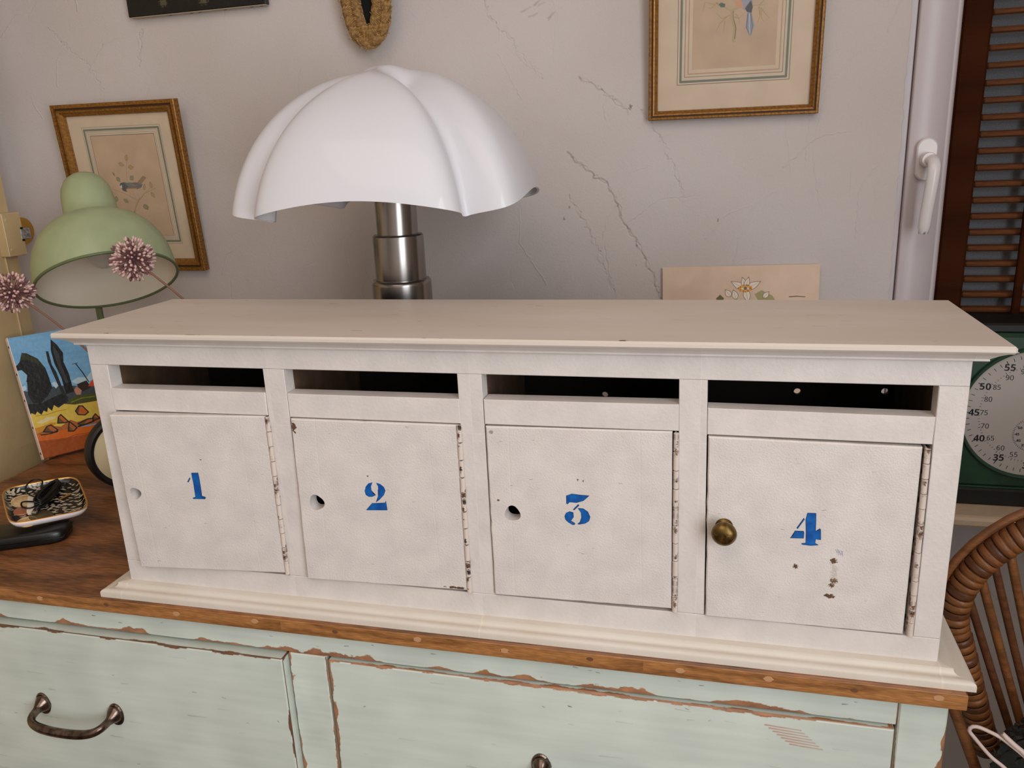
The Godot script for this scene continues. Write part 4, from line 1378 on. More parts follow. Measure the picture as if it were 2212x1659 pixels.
# ==================================================================== other things on the wall
func wall_pieces():
	# dark canvas at the top
	var c = thing("canvas", "dark oil painting on canvas at the top left, only its lower edge in view", "painting", Vector3(-0.3390, 0.8165, -0.635))
	c.rotation.z = 0.0015
	var im = blank(512, 512, Color(0.03, 0.035, 0.025))
	var rng := RandomNumberGenerator.new()
	rng.seed = 9
	for i in 240:
		var p = Vector2(rng.randf() * 512, rng.randf() * 512)
		blot(im, p.x, p.y, rng.randf_range(5, 26), rng.randf_range(4, 16), [Color(0.05, 0.08, 0.03), Color(0.02, 0.025, 0.02), Color(0.1, 0.13, 0.05), Color(0.06, 0.05, 0.04)][i % 4], i, 0.6)
	for k in [[140, 470], [290, 478], [160, 440], [330, 430], [60, 430]]:
		blot(im, k[0], k[1], 12, 10, Color(0.45, 0.42, 0.3), k[0], 0.7)
	var st = new_st()
	rbox(st, Vector3(0, 0, 0), Vector3(0.292, 0.24, 0.0145), 0.0012)
	obj("painted_face", st, mat(Color(1, 1, 1), 0.45, 0, im, M.lumps, 0.1), c)
	st = new_st()
	rbox(st, Vector3(0.001, -0.0012, 0.0006), Vector3(0.291, 0.0, 0.0128), 0.0004)
	var ov = obj("turned_edge", st, mat(pc(150, 138, 120, 0.6), 0.8), c)
	for x in [0.082, 0.128, 0.145, 0.2, 0.255, 0.275]:
		st = new_st()
		rbox(st, Vector3(x, -0.0016, 0.003), Vector3(x + 0.006, -0.0008, 0.0055), 0.0003)
		obj("drip", st, M.black, ov)
	# plaited straw loop
	var b = thing("straw_plait", "plaited straw loop hanging at the top centre above the white lamp shade", "wall hanging", Vector3(0.157, 0.97, -0.638))
	var bo = -b.position
	var straw = mat(Color(1, 1, 1), 0.7, 0, mottle(128, 128, pc(92, 64, 30, 0.78), 0.25, 0.04, 71, pc(176, 138, 84, 0.78)), null, 0, 30.0)
	var path = curve([Vector3(0.1262, 1.0, -0.602), Vector3(0.1262, 0.9, -0.602), Vector3(0.1272, 0.82, -0.602), Vector3(0.1325, 0.775, -0.602), Vector3(0.1430, 0.7495, -0.602), Vector3(0.1575, 0.7425, -0.602), Vector3(0.1720, 0.7495, -0.602), Vector3(0.1825, 0.775, -0.602), Vector3(0.1868, 0.82, -0.602), Vector3(0.188, 0.9, -0.602), Vector3(0.188, 1.0, -0.602)], 190)
	for k in 3:
		st = new_st()
		for q in 8:
			var pts = []
			for i in path.size():
				var t = (path[mini(i + 1, path.size() - 1)] - path[maxi(i - 1, 0)]).normalized()
				var side = t.cross(Vector3(0, 0, 1)).normalized()
				var ph = i / 190.0 * TAU * 10.5 + k * TAU / 3
				var off = (q - 3.5) * 0.0026
				var lat = sin(ph) * 0.0125
				var lift = sin(2 * ph) * 0.0055 + 0.0015 * cos((q - 3.5) * 0.8)
				var slope = cos(ph)
				pts.append(path[i] + side * (lat + off * 0.5) + t * (-off * slope * 1.1) + Vector3(0, 0, lift) + bo)
			tube(st, pts, 0.00155 + 0.0003 * ((q * 7 + k) % 3), 6)
		obj("straw_strand", st, straw, b)
	st = new_st()
	rng.seed = 21
	for i in 170:
		var j = rng.randi_range(0, path.size() - 2)
		var t = (path[j + 1] - path[j]).normalized()
		var side = t.cross(Vector3(0, 0, 1)).normalized() * (1 if rng.randf() < 0.75 else -1)
		var p = path[j] + side * 0.0165 + Vector3(0, 0, rng.randf_range(-0.006, 0.008)) + bo
		tube(st, [p, p + side * rng.randf_range(0.002, 0.006) + t * rng.randf_range(-0.005, 0.005)], 0.0007, 4)
	obj("frayed_ends", st, mat(pc(150, 124, 86, 0.6), 0.8), b).set_meta("kind", "stuff")
	st = new_st()
	prism(st, v2([0.132, 1.0, 0.132, 0.83, 0.14, 0.775, 0.157, 0.752, 0.174, 0.775, 0.182, 0.83, 0.182, 1.0]), -0.6375, -0.6085, 0.0, Transform3D(Basis(), bo))
	obj("dark_hollow", st, mat(Color(0.025, 0.02, 0.016), 0.95), b)  # near-black piece added for the dark of the deep hollow
	# card with a flower, leaning on the wall behind the cabinet
	var paper = pc(186, 164, 144, 0.62)
	im = mottle(720, 960, paper, 0.03, 0.006, 621)
	var g = func(x, y): return Vector2((x - 0.6724) / 0.2634 * 720, (0.3295 - y) / 0.2634 * 720)
	var white = pc(204, 188, 172, 0.62)
	var line = pc(120, 98, 84, 0.62)
	var petal = func(x, y, a, l, w):
		var pts = []
		for i in 17:
			var t = i / 16.0
			pts.append(g.call(x, y) + Vector2(t * l, sin(PI * pow(t, 0.8)) * w).rotated(a))
		for i in 17:
			var t = 1 - i / 16.0
			pts.append(g.call(x, y) + Vector2(t * l, -sin(PI * pow(t, 0.8)) * w).rotated(a))
		fill_poly(im, pts, white, 0.9)
		stroke(im, pts, 2.4, 2.4, line, 0.9)
		stroke(im, [pts[0], pts[16]], 1.5, 1.0, line, 0.6)
	fill_poly(im, [g.call(0.83, 0.279), g.call(0.842, 0.286), g.call(0.86, 0.276), g.call(0.868, 0.262), g.call(0.84, 0.262)], pc(132, 126, 82, 0.62), 0.8)
	fill_poly(im, [g.call(0.765, 0.272), g.call(0.772, 0.279), g.call(0.779, 0.272), g.call(0.772, 0.26)], pc(96, 92, 60, 0.62))
	petal.call(0.79, 0.275, -2.2, 44, 14)
	petal.call(0.80, 0.27, -1.9, 50, 14)
	petal.call(0.815, 0.288, -2.62, 78, 16)
	petal.call(0.815, 0.288, -0.5, 78, 16)
	petal.call(0.8145, 0.29, -1.85, 56, 12)
	petal.call(0.8145, 0.29, -1.3, 56, 12)
	petal.call(0.815, 0.288, 1.35, 66, 16)
	petal.call(0.845, 0.272, -0.9, 40, 12)
	for i in 46:
		var a = TAU * i / 46.0
		var p = g.call(0.8146, 0.2896) + Vector2(cos(a) * (20 + (i * 7) % 13), sin(a) * (11 + (i * 5) % 7))
		dab(im, p.x, p.y, 4.2, pc(196, 140, 66, 0.62) if i % 3 else pc(150, 98, 44, 0.62), 0.9)
	dab(im, g.call(0.8146, 0.29).x, g.call(0.8146, 0.29).y, 7, pc(110, 92, 50, 0.62))
	stroke(im, [g.call(0.888, 0.2735), g.call(0.9, 0.2745), g.call(0.914, 0.273)], 5, 4, pc(96, 92, 64, 0.62))
	for i in 60:
		stroke(im, [g.call(0.78 + 0.001 * i, 0.26), g.call(0.80 + 0.0004 * i, 0.16)], 2, 2, pc(110, 112, 72, 0.62), 0.25)
	var card = thing("card", "cream paper card with a white flower, leaning behind the cabinet at the right", "card", Vector3(0.6724, T, -0.63))
	st = new_st()
	rbox(st, Vector3(0, 0, -0.0006), Vector3(0.2634, 0.3460, 0.0006), 0.0)
	card.rotation.z = 0.014
	card.position.y = T + 0.0005
	card.rotation.x = -0.018
	card.position.z = -0.6265
	obj("sheet", st, mat(Color(1, 1, 1), 0.85, 0, im), card)


# ==================================================================== dried allium heads
func dried_flowers():
	allium("dried purple allium head on a bent stem in front of the mint lamp", Vector3(-0.1318, 0.401, -0.27), [Vector3(-0.0507, 0.3361, -0.27), Vector3(0.0, 0.28, -0.27), Vector3(0.04, 0.16, -0.26), Vector3(0.05, T, -0.245)], 41, 0.0335)
	allium("dried purple allium head at the left edge of the picture", Vector3(-0.348, 0.3533, -0.24), [Vector3(-0.2677, 0.298, -0.24), Vector3(-0.18, 0.22, -0.235), Vector3(-0.07, 0.10, -0.235), Vector3(-0.04, T, -0.235)], 43, 0.032)


func allium(label, c, stem, seed_, r):
	var o = thing("allium", label, "flower", stem[-1], "dried allium heads")
	var k = c - o.position
	var rng := RandomNumberGenerator.new()
	rng.seed = seed_
	var ped = new_st()
	var bud = new_st()
	var dark = new_st()
	var n = 270
	for i in n:
		var y = 1 - 2 * (i + 0.5) / n
		var a = i * 2.39996 + rng.randf_range(-0.25, 0.25)
		var d = Vector3(sqrt(1 - y * y) * cos(a), y, sqrt(1 - y * y) * sin(a))
		d = (d + Vector3(rng.randf_range(-1, 1), rng.randf_range(-1, 1), rng.randf_range(-1, 1)) * 0.12).normalized()
		var l = r * rng.randf_range(0.72, 1.0)
		tube(ped, [k, k + d * l], [0.0003, 0.00045], 4, 1.0, Vector3.ZERO, false)
		var sc = rng.randf_range(0.95, 1.45)
		ellipsoid(bud if i % 4 else dark, Transform3D(along(d).scaled_local(Vector3(0.0016, 0.0029, 0.0016) * sc), k + d * l), 7, 5)
	ellipsoid(dark, Transform3D(Basis().scaled(Vector3.ONE * 0.0045), k), 10, 6)
	var st = new_st()
	var pts = [k]
	for s in stem:
		pts.append(s - o.position)
	tube(st, curve(pts, 40), 0.0018, 7)
	obj("stem", st, mat(pc(118, 84, 70, 0.75), 0.7), o)
	obj("flower_stalks", ped, mat(pc(112, 78, 78, 0.62), 0.8), o).set_meta("kind", "stuff")
	obj("florets", bud, mat(pc(178, 146, 140, 0.62), 0.75), o).set_meta("kind", "stuff")
	obj("withered_florets", dark, mat(pc(96, 62, 64, 0.62), 0.8), o).set_meta("kind", "stuff")


# ==================================================================== left: door, canvas, clock, tray, case
func left_corner():
	var d = structure(Node3D.new(), "open cream painted door at the left edge with a rim lock", "door")
	d.name = "door_1"
	add_child(d)
	obj("door_leaf", box(Vector3(-0.66, FLOOR + 0.01, -0.531), Vector3(-0.62, 1.2, 0.3), 0.002), M.cream_gloss, d)
	obj("door_bead", box(Vector3(-0.6205, FLOOR + 0.02, -0.499), Vector3(-0.6165, 1.2, -0.4955), 0.001), M.cream_gloss, d)
	var lock = obj("lock_case", box(Vector3(-0.62, 0.3815, -0.534), Vector3(-0.5985, 0.466, -0.49), 0.001), M.cream_gloss, d)
	for y in [0.394, 0.452]:
		var s2 = new_st()
		lathe(s2, [Vector2(0, 0.001), Vector2(0.003, 0.0008), Vector2(0.0036, 0)], 12, Transform3D(Basis(Vector3.FORWARD, PI / 2), Vector3(-0.5985, y, -0.499)))
		obj("screw", s2, M.cream_gloss, lock)
	var st = new_st()
	rbox(st, Vector3(-0.6125, 0.4115, -0.5520), Vector3(-0.5975, 0.4335, -0.5265), 0.0015)
	obj("latch_bolt", st, mat(Color(0.72, 0.7, 0.69), 0.4, 0.2, mottle(64, 64, Color(0.8, 0.8, 0.8), 0.4, 0.06, 3), null, 0, 30.0), lock)
	st = new_st()
	rbox(st, Vector3(-0.6200, 0.4085, -0.5345), Vector3(-0.5978, 0.4365, -0.5275), 0.0005)
	obj("dark_latch_opening", st, M.black, lock)  # black block stands in for the dark of the opening
	st = new_st()
	lathe(st, [Vector2(0, 0.014), Vector2(0.012, 0.0135), Vector2(0.022, 0.010), Vector2(0.0275, 0.004), Vector2(0.028, 0.0), Vector2(0, -0.004)], 32, Transform3D(Basis(Vector3.FORWARD, -PI / 2), Vector3(-0.6605, 0.4235, -0.596)))
	obj("knob_rose", st, M.brass, lock)
	st = new_st()
	tube(st, [Vector3(-0.6605, 0.4235, -0.596), Vector3(-0.6605, 0.4235, -0.53)], 0.006, 10)
	obj("knob_neck", st, M.brass, lock)
	# landscape canvas
	var az = deg_to_rad(60)
	var le = deg_to_rad(17.5)
	var dr = Vector3(cos(az), 0, -sin(az))
	var n0 = Vector3(sin(az), 0, cos(az))
	var up = Vector3(0, cos(le), 0) - n0 * sin(le)
	var c = thing("landscape_painting", "small bright landscape painting on canvas with black trees and orange soil", "painting", Vector3(-0.5335, T + 0.0055, -0.4060))
	c.basis = Basis(dr, up, dr.cross(up))
	var im = landscape()
	st = new_st()
	rbox(st, Vector3(0, 0, -0.016), Vector3(0.24, 0.25, 0), 0.0012)
	obj("canvas", st, mat(Color(1, 1, 1), 0.5, 0, im, bump_image(256, 31, 0.02, 0.1), 0.12), c)
	st = new_st()
	rbox(st, Vector3(-0.0012, -0.0008, -0.0158), Vector3(0.0006, 0.2508, -0.0006), 0.0004)
	var fold = obj("canvas_edge", st, mat(pc(196, 180, 174, 0.6), 0.8), c)
	for y in [0.012, 0.066, 0.122, 0.176, 0.232]:
		st = new_st()
		lathe(st, [Vector2(0, 0.0008), Vector2(0.0022, 0.0006), Vector2(0.003, 0)], 10, Transform3D(Basis(Vector3.FORWARD, -PI / 2), Vector3(-0.0012, y, -0.006)))
		obj("tack", st, M.black, fold)
	# round clock seen from the side
	var cc = Vector3(-0.2631, 0.0525, -0.33)
	var ck = thing("round_clock", "round cream drum with a black rim half hidden behind the cabinet's left side", "clock", cc)
	var ax = Vector3(0.80, 0.06, 0.60).normalized()
	var xf = Transform3D(along(ax), Vector3.ZERO)
	st = new_st()
	lathe(st, [Vector2(0.055, 0.012), Vector2(0.0585, 0.0165), Vector2(0.063, 0.0175), Vector2(0.0672, 0.015), Vector2(0.069, 0.008), Vector2(0.069, -0.006), Vector2(0.066, -0.01), Vector2(0.05, -0.01)], 64, xf)
	obj("rim", st, mat(Color(0.05, 0.05, 0.05), 0.45), ck)
	st = new_st()
	lathe(st, [Vector2(0, 0.03), Vector2(0.02, 0.029), Vector2(0.04, 0.024), Vector2(0.0575, 0.0145)], 48, xf)
	obj("face", st, mat(pc(170, 158, 126, 0.6), 0.5), ck)
	st = new_st()
	lathe(st, [Vector2(0.05, -0.009), Vector2(0.048, -0.04), Vector2(0, -0.045)], 40, xf)
	obj("case", st, mat(pc(170, 158, 126, 0.6), 0.5), ck)
	# black spectacle case under the tray
	var cs = thing("case", "black textured spectacle case under the patterned tray", "case", Vector3(-0.291, T, -0.097))
	cs.rotation.y = deg_to_rad(27)
	for k in 2:
		st = new_st()
		var pts = []
		for i in 40:
			var a = TAU * i / 40
			var q = Vector2(signf(cos(a)) * pow(absf(cos(a)), 0.45), signf(sin(a)) * pow(absf(sin(a)), 0.45))
			pts.append(Vector2(q.x * 0.078, q.y * 0.031))
		var rows = []
		for h in [[0.0, 0.9], [0.003, 0.985], [0.006, 1.0], [0.0125, 1.0]] if k == 0 else [[0.0135, 1.0], [0.019, 0.995], [0.0235, 0.96], [0.0262, 0.88], [0.0275, 0.7], [0.028, 0.0]]:
			var row = []
			for p in pts:
				row.append(Vector3(p.x * (1 - (1 - h[1]) * 0.4), h[0] * 0.78, p.y * h[1]))
			rows.append(row)
		smooth(st)
		grid(st, rows, true, false)
		var weave = mottle(128, 128, Color(0.9, 0.95, 0.92), 0.5, 0.14, 15)
		obj("lower_shell" if k == 0 else "lid", st, mat(Color(0.035, 0.045, 0.042), 0.33, 0, weave, null, 0, 40.0), cs)
	st = new_st()
	rbox(st, Vector3(-0.0765, 0.0096, -0.0302), Vector3(0.0765, 0.0107, 0.0302), 0.0005)
	obj("seam", st, mat(Color(0.12, 0.12, 0.115), 0.4), cs)
	tray()


func tray():
	var xf = Transform3D(Basis(Vector3(0.6413, -0.0576, -0.7651), Vector3(0.1852, 0.9793, 0.0815), Vector3(0.7446, -0.194, 0.6387)).orthonormalized(), Vector3(-0.2800, 0.0325, -0.1535))
	var t = thing("tray", "small white dish with a black leaf pattern and a gold rim", "tray")
	t.transform = xf
	var im = blank(768, 768, Color(0.06, 0.055, 0.05))
	var rng := RandomNumberGenerator.new()
	rng.seed = 5
	for i in 330:
		var p = Vector2(rng.randf() * 768, rng.randf() * 768)
		var a = rng.randf_range(-0.5, 0.5) + (PI if i % 2 else 0.0) + (p.x - 384) * 0.001
		var l = rng.randf_range(40, 66)
		var pts = []
		for k in 9:
			pts.append(p + Vector2(k / 8.0 * l, sin(PI * k / 8.0) * l * 0.16).rotated(a))
		for k in 9:
			pts.append(p + Vector2((1 - k / 8.0) * l, -sin(PI * k / 8.0) * l * 0.16).rotated(a))
		fill_poly(im, pts, Color(0.78, 0.72, 0.62), 0.95)
		stroke(im, [p, p + Vector2(l, 0).rotated(a)], 1.6, 1.0, Color(0.3, 0.27, 0.22), 0.7)
	var a = 0.0565
	var b = 0.0595
	var ring = func(s, y):
		var row = []
		for i in 48:
			var q = TAU * i / 48
			row.append(Vector3(signf(cos(q)) * pow(absf(cos(q)), 0.36) * (a - s), y, signf(sin(q)) * pow(absf(sin(q)), 0.36) * (b - s)))
		return row
	# inside with its printed pattern, planar coordinates
	var st = new_st()
	var rows = [ring.call(0.0022, -0.0006), ring.call(0.0045, -0.005), ring.call(0.0075, -0.0085), ring.call(0.012, -0.0105), ring.call(0.03, -0.011), ring.call(0.0563, -0.011)]
	smooth(st)
	for i in rows.size() - 1:
		for j in 48:
			var k = (j + 1) % 48
			for v in [rows[i][j], rows[i + 1][k], rows[i][k], rows[i][j], rows[i + 1][j], rows[i + 1][k]]:
				st.set_uv(Vector2(v.x / a * 0.5 + 0.5, v.z / b * 0.5 + 0.5))
				st.add_vertex(v)
	obj("patterned_inside", st, mat(Color(1, 1, 1), 0.25, 0, im), t)
	st = new_st()
	smooth(st)
	grid(st, [ring.call(0.0008, 0.0), ring.call(0.0, -0.0012), ring.call(0.0012, -0.006), ring.call(0.0045, -0.0115), ring.call(0.011, -0.0145), ring.call(0.0562, -0.0145)], true, true)
	obj("white_outside", st, mat(pc(214, 204, 204, 0.75), 0.25), t)
	st = new_st()
	smooth(st)
	grid(st, [ring.call(0.0026, -0.0012), ring.call(0.0018, 0.0004), ring.call(0.0008, 0.0003), ring.call(0.0001, -0.0006)], true, true)
	obj("gold_rim", st, mat(pc(206, 156, 84, 0.8), 0.3, 0.8), t)
	# things lying in it, in the dish's own axes
	var ivory = mat(pc(176, 152, 114, 0.62), 0.5, 0, mottle(64, 64, Color(0.95, 0.93, 0.9), 0.15, 0.05, 2), null, 0, 40.0)
	for k in [[-0.028, -0.022, 0.0185, "round ivory medal at the back of the dish, beside the cable bundle", 0.0], [-0.0305, 0.043, 0.014, "round ivory medal at the front rim of the dish", 0.0]]:
		st = new_st()
		lathe(st, [Vector2(0, 0.0022), Vector2(k[2] * 0.82, 0.0022), Vector2(k[2] * 0.86, 0.0017), Vector2(k[2] * 0.92, 0.0024), Vector2(k[2], 0.002), Vector2(k[2], 0), Vector2(0, 0)], 32)
		var m = tag(obj("medal", st, ivory), k[3], "medal", "ivory medals in the dish")
		m.transform = xf * Transform3D(Basis(), Vector3(k[0], -0.0108, k[1]))
	st = new_st()
	lathe(st, [Vector2(0, 0.002), Vector2(0.0115, 0.002), Vector2(0.0125, 0.001), Vector2(0.0125, 0), Vector2(0, 0)], 28)
	var coin = tag(obj("coin", st, mat(pc(150, 96, 70, 0.7), 0.4, 0.3)), "copper brown disc lying between the two ivory medals", "coin")
	coin.transform = xf * Transform3D(Basis(), Vector3(-0.034, -0.0107, 0.008))
	st = new_st()
	lathe(st, [Vector2(0, 0.0022), Vector2(0.016, 0.0022), Vector2(0.0175, 0.0012), Vector2(0.0175, 0), Vector2(0, 0)], 28)
	coin = tag(obj("coin", st, mat(pc(96, 84, 62, 0.7), 0.35, 0.5)), "dark olive disc under the cable plug in the dish", "coin")
	coin.transform = xf * Transform3D(Basis(), Vector3(-0.012, -0.0107, 0.034))
	# pale card under the plug
	st = new_st()
	prism(st, v2([-0.006, -0.028, 0.006, -0.028, 0.008, -0.02, 0.008, 0.028, -0.008, 0.028, -0.008, -0.02]), -0.0005, 0.0005, 0.0001, Transform3D(Basis(Vector3.RIGHT, -PI / 2), Vector3.ZERO))
	var tagc = tag(obj("paper_tag", st, mat(pc(200, 188, 170, 0.7), 0.7)), "pale paper tag under the black cable bundle in the dish", "tag")
	tagc.transform = xf * Transform3D(Basis(Vector3.UP, -0.15), Vector3(-0.018, -0.0072, 0.0))
	# bundle of black cable
	var cb = thing("cable", "bundle of black cable with a metal plug lying in the patterned dish", "cable")
	cb.transform = xf
	var rng2 := RandomNumberGenerator.new()
	rng2.seed = 33
	var black = mat(Color(0.018, 0.018, 0.018), 0.45)
	st = new_st()
	var dirv = Vector3(0.55, 0, -0.84).normalized()
	var sidev = Vector3(0.84, 0, 0.55)
	var cen = Vector3(0.006, -0.001, -0.018)
	for i in 15:
		var pts = []
		var oy = rng2.randf_range(-0.0065, 0.009)
		var os = rng2.randf_range(-0.007, 0.007)
		var ln = rng2.randf_range(0.026, 0.036)
		for k in 33:
			var q = TAU * k / 32
			pts.append(cen + dirv * cos(q) * ln + sidev * (sin(q) * 0.0075 + os * 0.6) + Vector3(0, oy + sin(q * 2 + i) * 0.0015, 0))
		tube(st, pts, 0.0017, 6, 1.0, Vector3.ZERO, false)
	obj("coil", st, black, cb)
	st = new_st()
	tube(st, curve([cen + dirv * -0.02 + Vector3(0, 0.002, 0), Vector3(-0.02, 0.004, -0.015), Vector3(-0.022, 0.008, -0.035), Vector3(-0.01, 0.01, -0.05), Vector3(0.002, 0.009, -0.045), Vector3(0.0, 0.006, -0.03)], 30), 0.0012, 6)
	tube(st, curve([cen + dirv * -0.028, Vector3(-0.03, -0.003, -0.008), Vector3(-0.033, -0.004, 0.004), Vector3(-0.024, -0.005, 0.012), Vector3(-0.013, -0.005, 0.008)], 24), 0.0014, 6)
	tube(st, curve([cen + dirv * 0.03 + sidev * 0.004, Vector3(0.036, -0.004, -0.045), Vector3(0.041, -0.0045, -0.035), Vector3(0.045, -0.004, -0.026)], 12), 0.0012, 6)
	obj("loose_loop", st, black, cb)
	st = new_st()
	tube(st, [Vector3(-0.006, -0.005, 0.004), Vector3(-0.017, -0.0055, 0.023)], [0.0042, 0.0046], 10, 0.7, Vector3.UP)
	obj("plug_body", st, black, cb)
	st = new_st()
	rbox(st, Vector3(-0.004, -0.0016, 0), Vector3(0.004, 0.0016, 0.007), 0.0004, Transform3D(Basis(Vector3.UP, -0.52), Vector3(-0.0172, -0.0055, 0.0235)))
	obj("plug_tip", st, M.chrome, cb)
	st = new_st()
	rbox(st, Vector3(-0.010, -0.001, -0.0016), Vector3(0.010, 0.001, 0.0016), 0.0005)
	var gold = tag(obj("clip", st, mat(pc(190, 140, 70, 0.8), 0.35, 0.8)), "short gold coloured clip right of the cable bundle in the dish", "clip")
	gold.transform = xf * Transform3D(Basis(Vector3.UP, 0.55), Vector3(0.029, -0.0098, -0.01))


func landscape():
	var S = 1024
	var s = Vector2(1.083, 1.0) * S / 1000.0     # the painting was measured over 0.26 of width
	var im = mottle(S, S, pc(112, 156, 184, 0.6), 0.0, 0.006, 701, pc(92, 140, 176, 0.6))
	var black = pc(18, 18, 16, 0.6)
	var slate = pc(52, 60, 64, 0.6)
	var dark_green = pc(38, 42, 18, 0.6)
	var yellow = pc(190, 164, 66, 0.6)
	var orange = pc(170, 88, 26, 0.6)
	var cloud = pc(160, 180, 190, 0.6)
	for i in 40:
		var y = 20 + i * 9
		stroke(im, v2([(i * 137) % 700, y, (i * 137) % 700 + 180, y + 20], s), 16, 8, pc(104, 158, 196, 0.6), 0.25, 20.0, i)
	# soil
	fill_poly(im, v2([-10, 760, 164, 800, 388, 840, 1000, 830, 1000, 1010, -10, 1010], s), pc(140, 66, 14, 0.6))
	fill_poly(im, v2([-10, 762, 164, 800, 388, 830, 1000, 820, 1000, 870, 380, 890, 200, 880, -10, 850], s), pc(180, 88, 16, 0.6))
	stroke(im, v2([40, 880, 170, 890, 260, 872, 420, 890], s), 5, 5, pc(120, 54, 10, 0.6), 0.7)
	fill_poly(im, v2([-10, 700, 1000, 700, 1000, 850, -10, 800], s), pc(150, 84, 40, 0.6))
	# hill band, greens, yellow field
	fill_poly(im, v2([-10, 430, 100, 480, 200, 450, 300, 460, 420, 500, 1000, 470, 1000, 660, -10, 650], s), slate)
	fill_poly(im, v2([-10, 545, 100, 560, 193, 530, 256, 520, 288, 560, 271, 600, 189, 620, 91, 640, -10, 650], s), black)
	fill_poly(im, v2([271, 600, 330, 562, 489, 575, 1000, 560, 1000, 640, 484, 650, 376, 640, 282, 630], s), pc(62, 66, 22, 0.6))
	stroke(im, v2([300, 605, 380, 590, 480, 600], s), 10, 10, pc(104, 110, 26, 0.6), 0.8)
	fill_poly(im, v2([-10, 642, 10, 620, 32, 640, 50, 618, 72, 652, 95, 622, 115, 640, 130, 605, 150, 640, 175, 596, 200, 628, 245, 605, 317, 630, 484, 640, 1000, 630, 1000, 770, 403, 770, 254, 745, 178, 780, 100, 750, -10, 775], s), yellow)
	fill_poly(im, v2([20, 705, 100, 680, 170, 690, 150, 705, 60, 722], s), pc(196, 180, 132, 0.6))
	stroke(im, v2([30, 650, 110, 660, 190, 650, 250, 655], s), 6, 5, pc(150, 120, 30, 0.6), 0.7)
	fill_poly(im, v2([-10, 745, 60, 742, 120, 728, 160, 742, 100, 775, 10, 790, -10, 785], s), pc(176, 118, 30, 0.6))
	# rocks with their dark edges
	for r in [[310, 684, 345, 648, 370, 655, 400, 716, 369, 733, 321, 717], [163, 747, 180, 700, 202, 684, 240, 754, 214, 757], [50, 788, 85, 752, 116, 748, 152, 802, 118, 811], [220, 830, 232, 790, 246, 755, 287, 819, 256, 840], [404, 800, 420, 765, 445, 743, 467, 787], [300, 790, 380, 770, 420, 775, 410, 800, 330, 812], [520, 700, 560, 650, 620, 690, 600, 730], [640, 790, 700, 720, 760, 790]]:
		var pts = v2(r, s)
		fill_poly(im, pts, orange.lerp(pc(150, 84, 40, 0.6), fposmod(r[0] * 0.013, 1.0)))
		fill_poly(im, [pts[0], pts[1], pts[2].lerp(pts[0], 0.4), pts[-1]], pc(92, 66, 30, 0.6), 0.9)
		pts.append(pts[0])
		stroke(im, pts, 9, 9, black, 0.95)
	stroke(im, v2([300, 812, 360, 808, 420, 800], s), 14, 10, black)
	stroke(im, v2([30, 808, 90, 815, 150, 812], s), 9, 9, black)
	fill_poly(im, v2([260, 745, 330, 738, 400, 740, 402, 762, 300, 775], s), yellow)
	# clouds and houses
	for r in [[343, 438, 399, 415, 461, 430, 497, 396, 560, 390, 560, 439, 452, 472, 374, 468], [202, 419, 228, 412, 250, 444, 222, 470], [-8, 403, 24, 392, 26, 425, -6, 440]]:
		fill_poly(im, v2(r, s), cloud)
	fill_poly(im, v2([374, 470, 452, 455, 470, 520, 400, 540], s), pc(40, 24, 18, 0.6))
	fill_poly(im, v2([343, 513, 368, 485, 398, 527, 382, 560, 351, 556], s), pc(160, 112, 92, 0.6))
	fill_poly(im, v2([450, 505, 511, 445, 600, 470, 590, 520, 494, 516], s), pc(180, 62, 26, 0.6))
	stroke(im, v2([410, 300, 440, 380, 465, 470], s), 8, 8, black)
	stroke(im, v2([385, 300, 425, 298], s), 4, 4, black, 0.6)
	# great black tree with a gap of sky, cypresses
	fill_poly(im, v2([-10, 235, 10, 225, 32, 204, 64, 135, 95, 145, 159, 203, 192, 291, 197, 366, 199, 455, 151, 515, 91, 560, 40, 545, 22, 475, 42, 372, -10, 300], s), black)
	fill_poly(im, v2([40, 190, 64, 140, 95, 148, 159, 208, 185, 290, 150, 250, 90, 200], s), dark_green)
	fill_poly(im, v2([-10, 270, 31, 270, 56, 317, 42, 360, 3, 388, -10, 390], s), pc(120, 160, 182, 0.6))
	fill_poly(im, v2([286, 66, 318, 120, 344, 192, 329, 271, 342, 371, 340, 473, 345, 525, 281, 530, 280, 386, 262, 263, 265, 153], s), black)
	fill_poly(im, v2([290, 120, 312, 190, 308, 300, 322, 440, 300, 440, 282, 280, 278, 180], s), slate, 0.8)
	fill_poly(im, v2([228, 157, 246, 160, 242, 273, 258, 336, 266, 456, 285, 590, 262, 590, 244, 451, 230, 330, 222, 240], s), pc(24, 28, 28, 0.6))
	return im


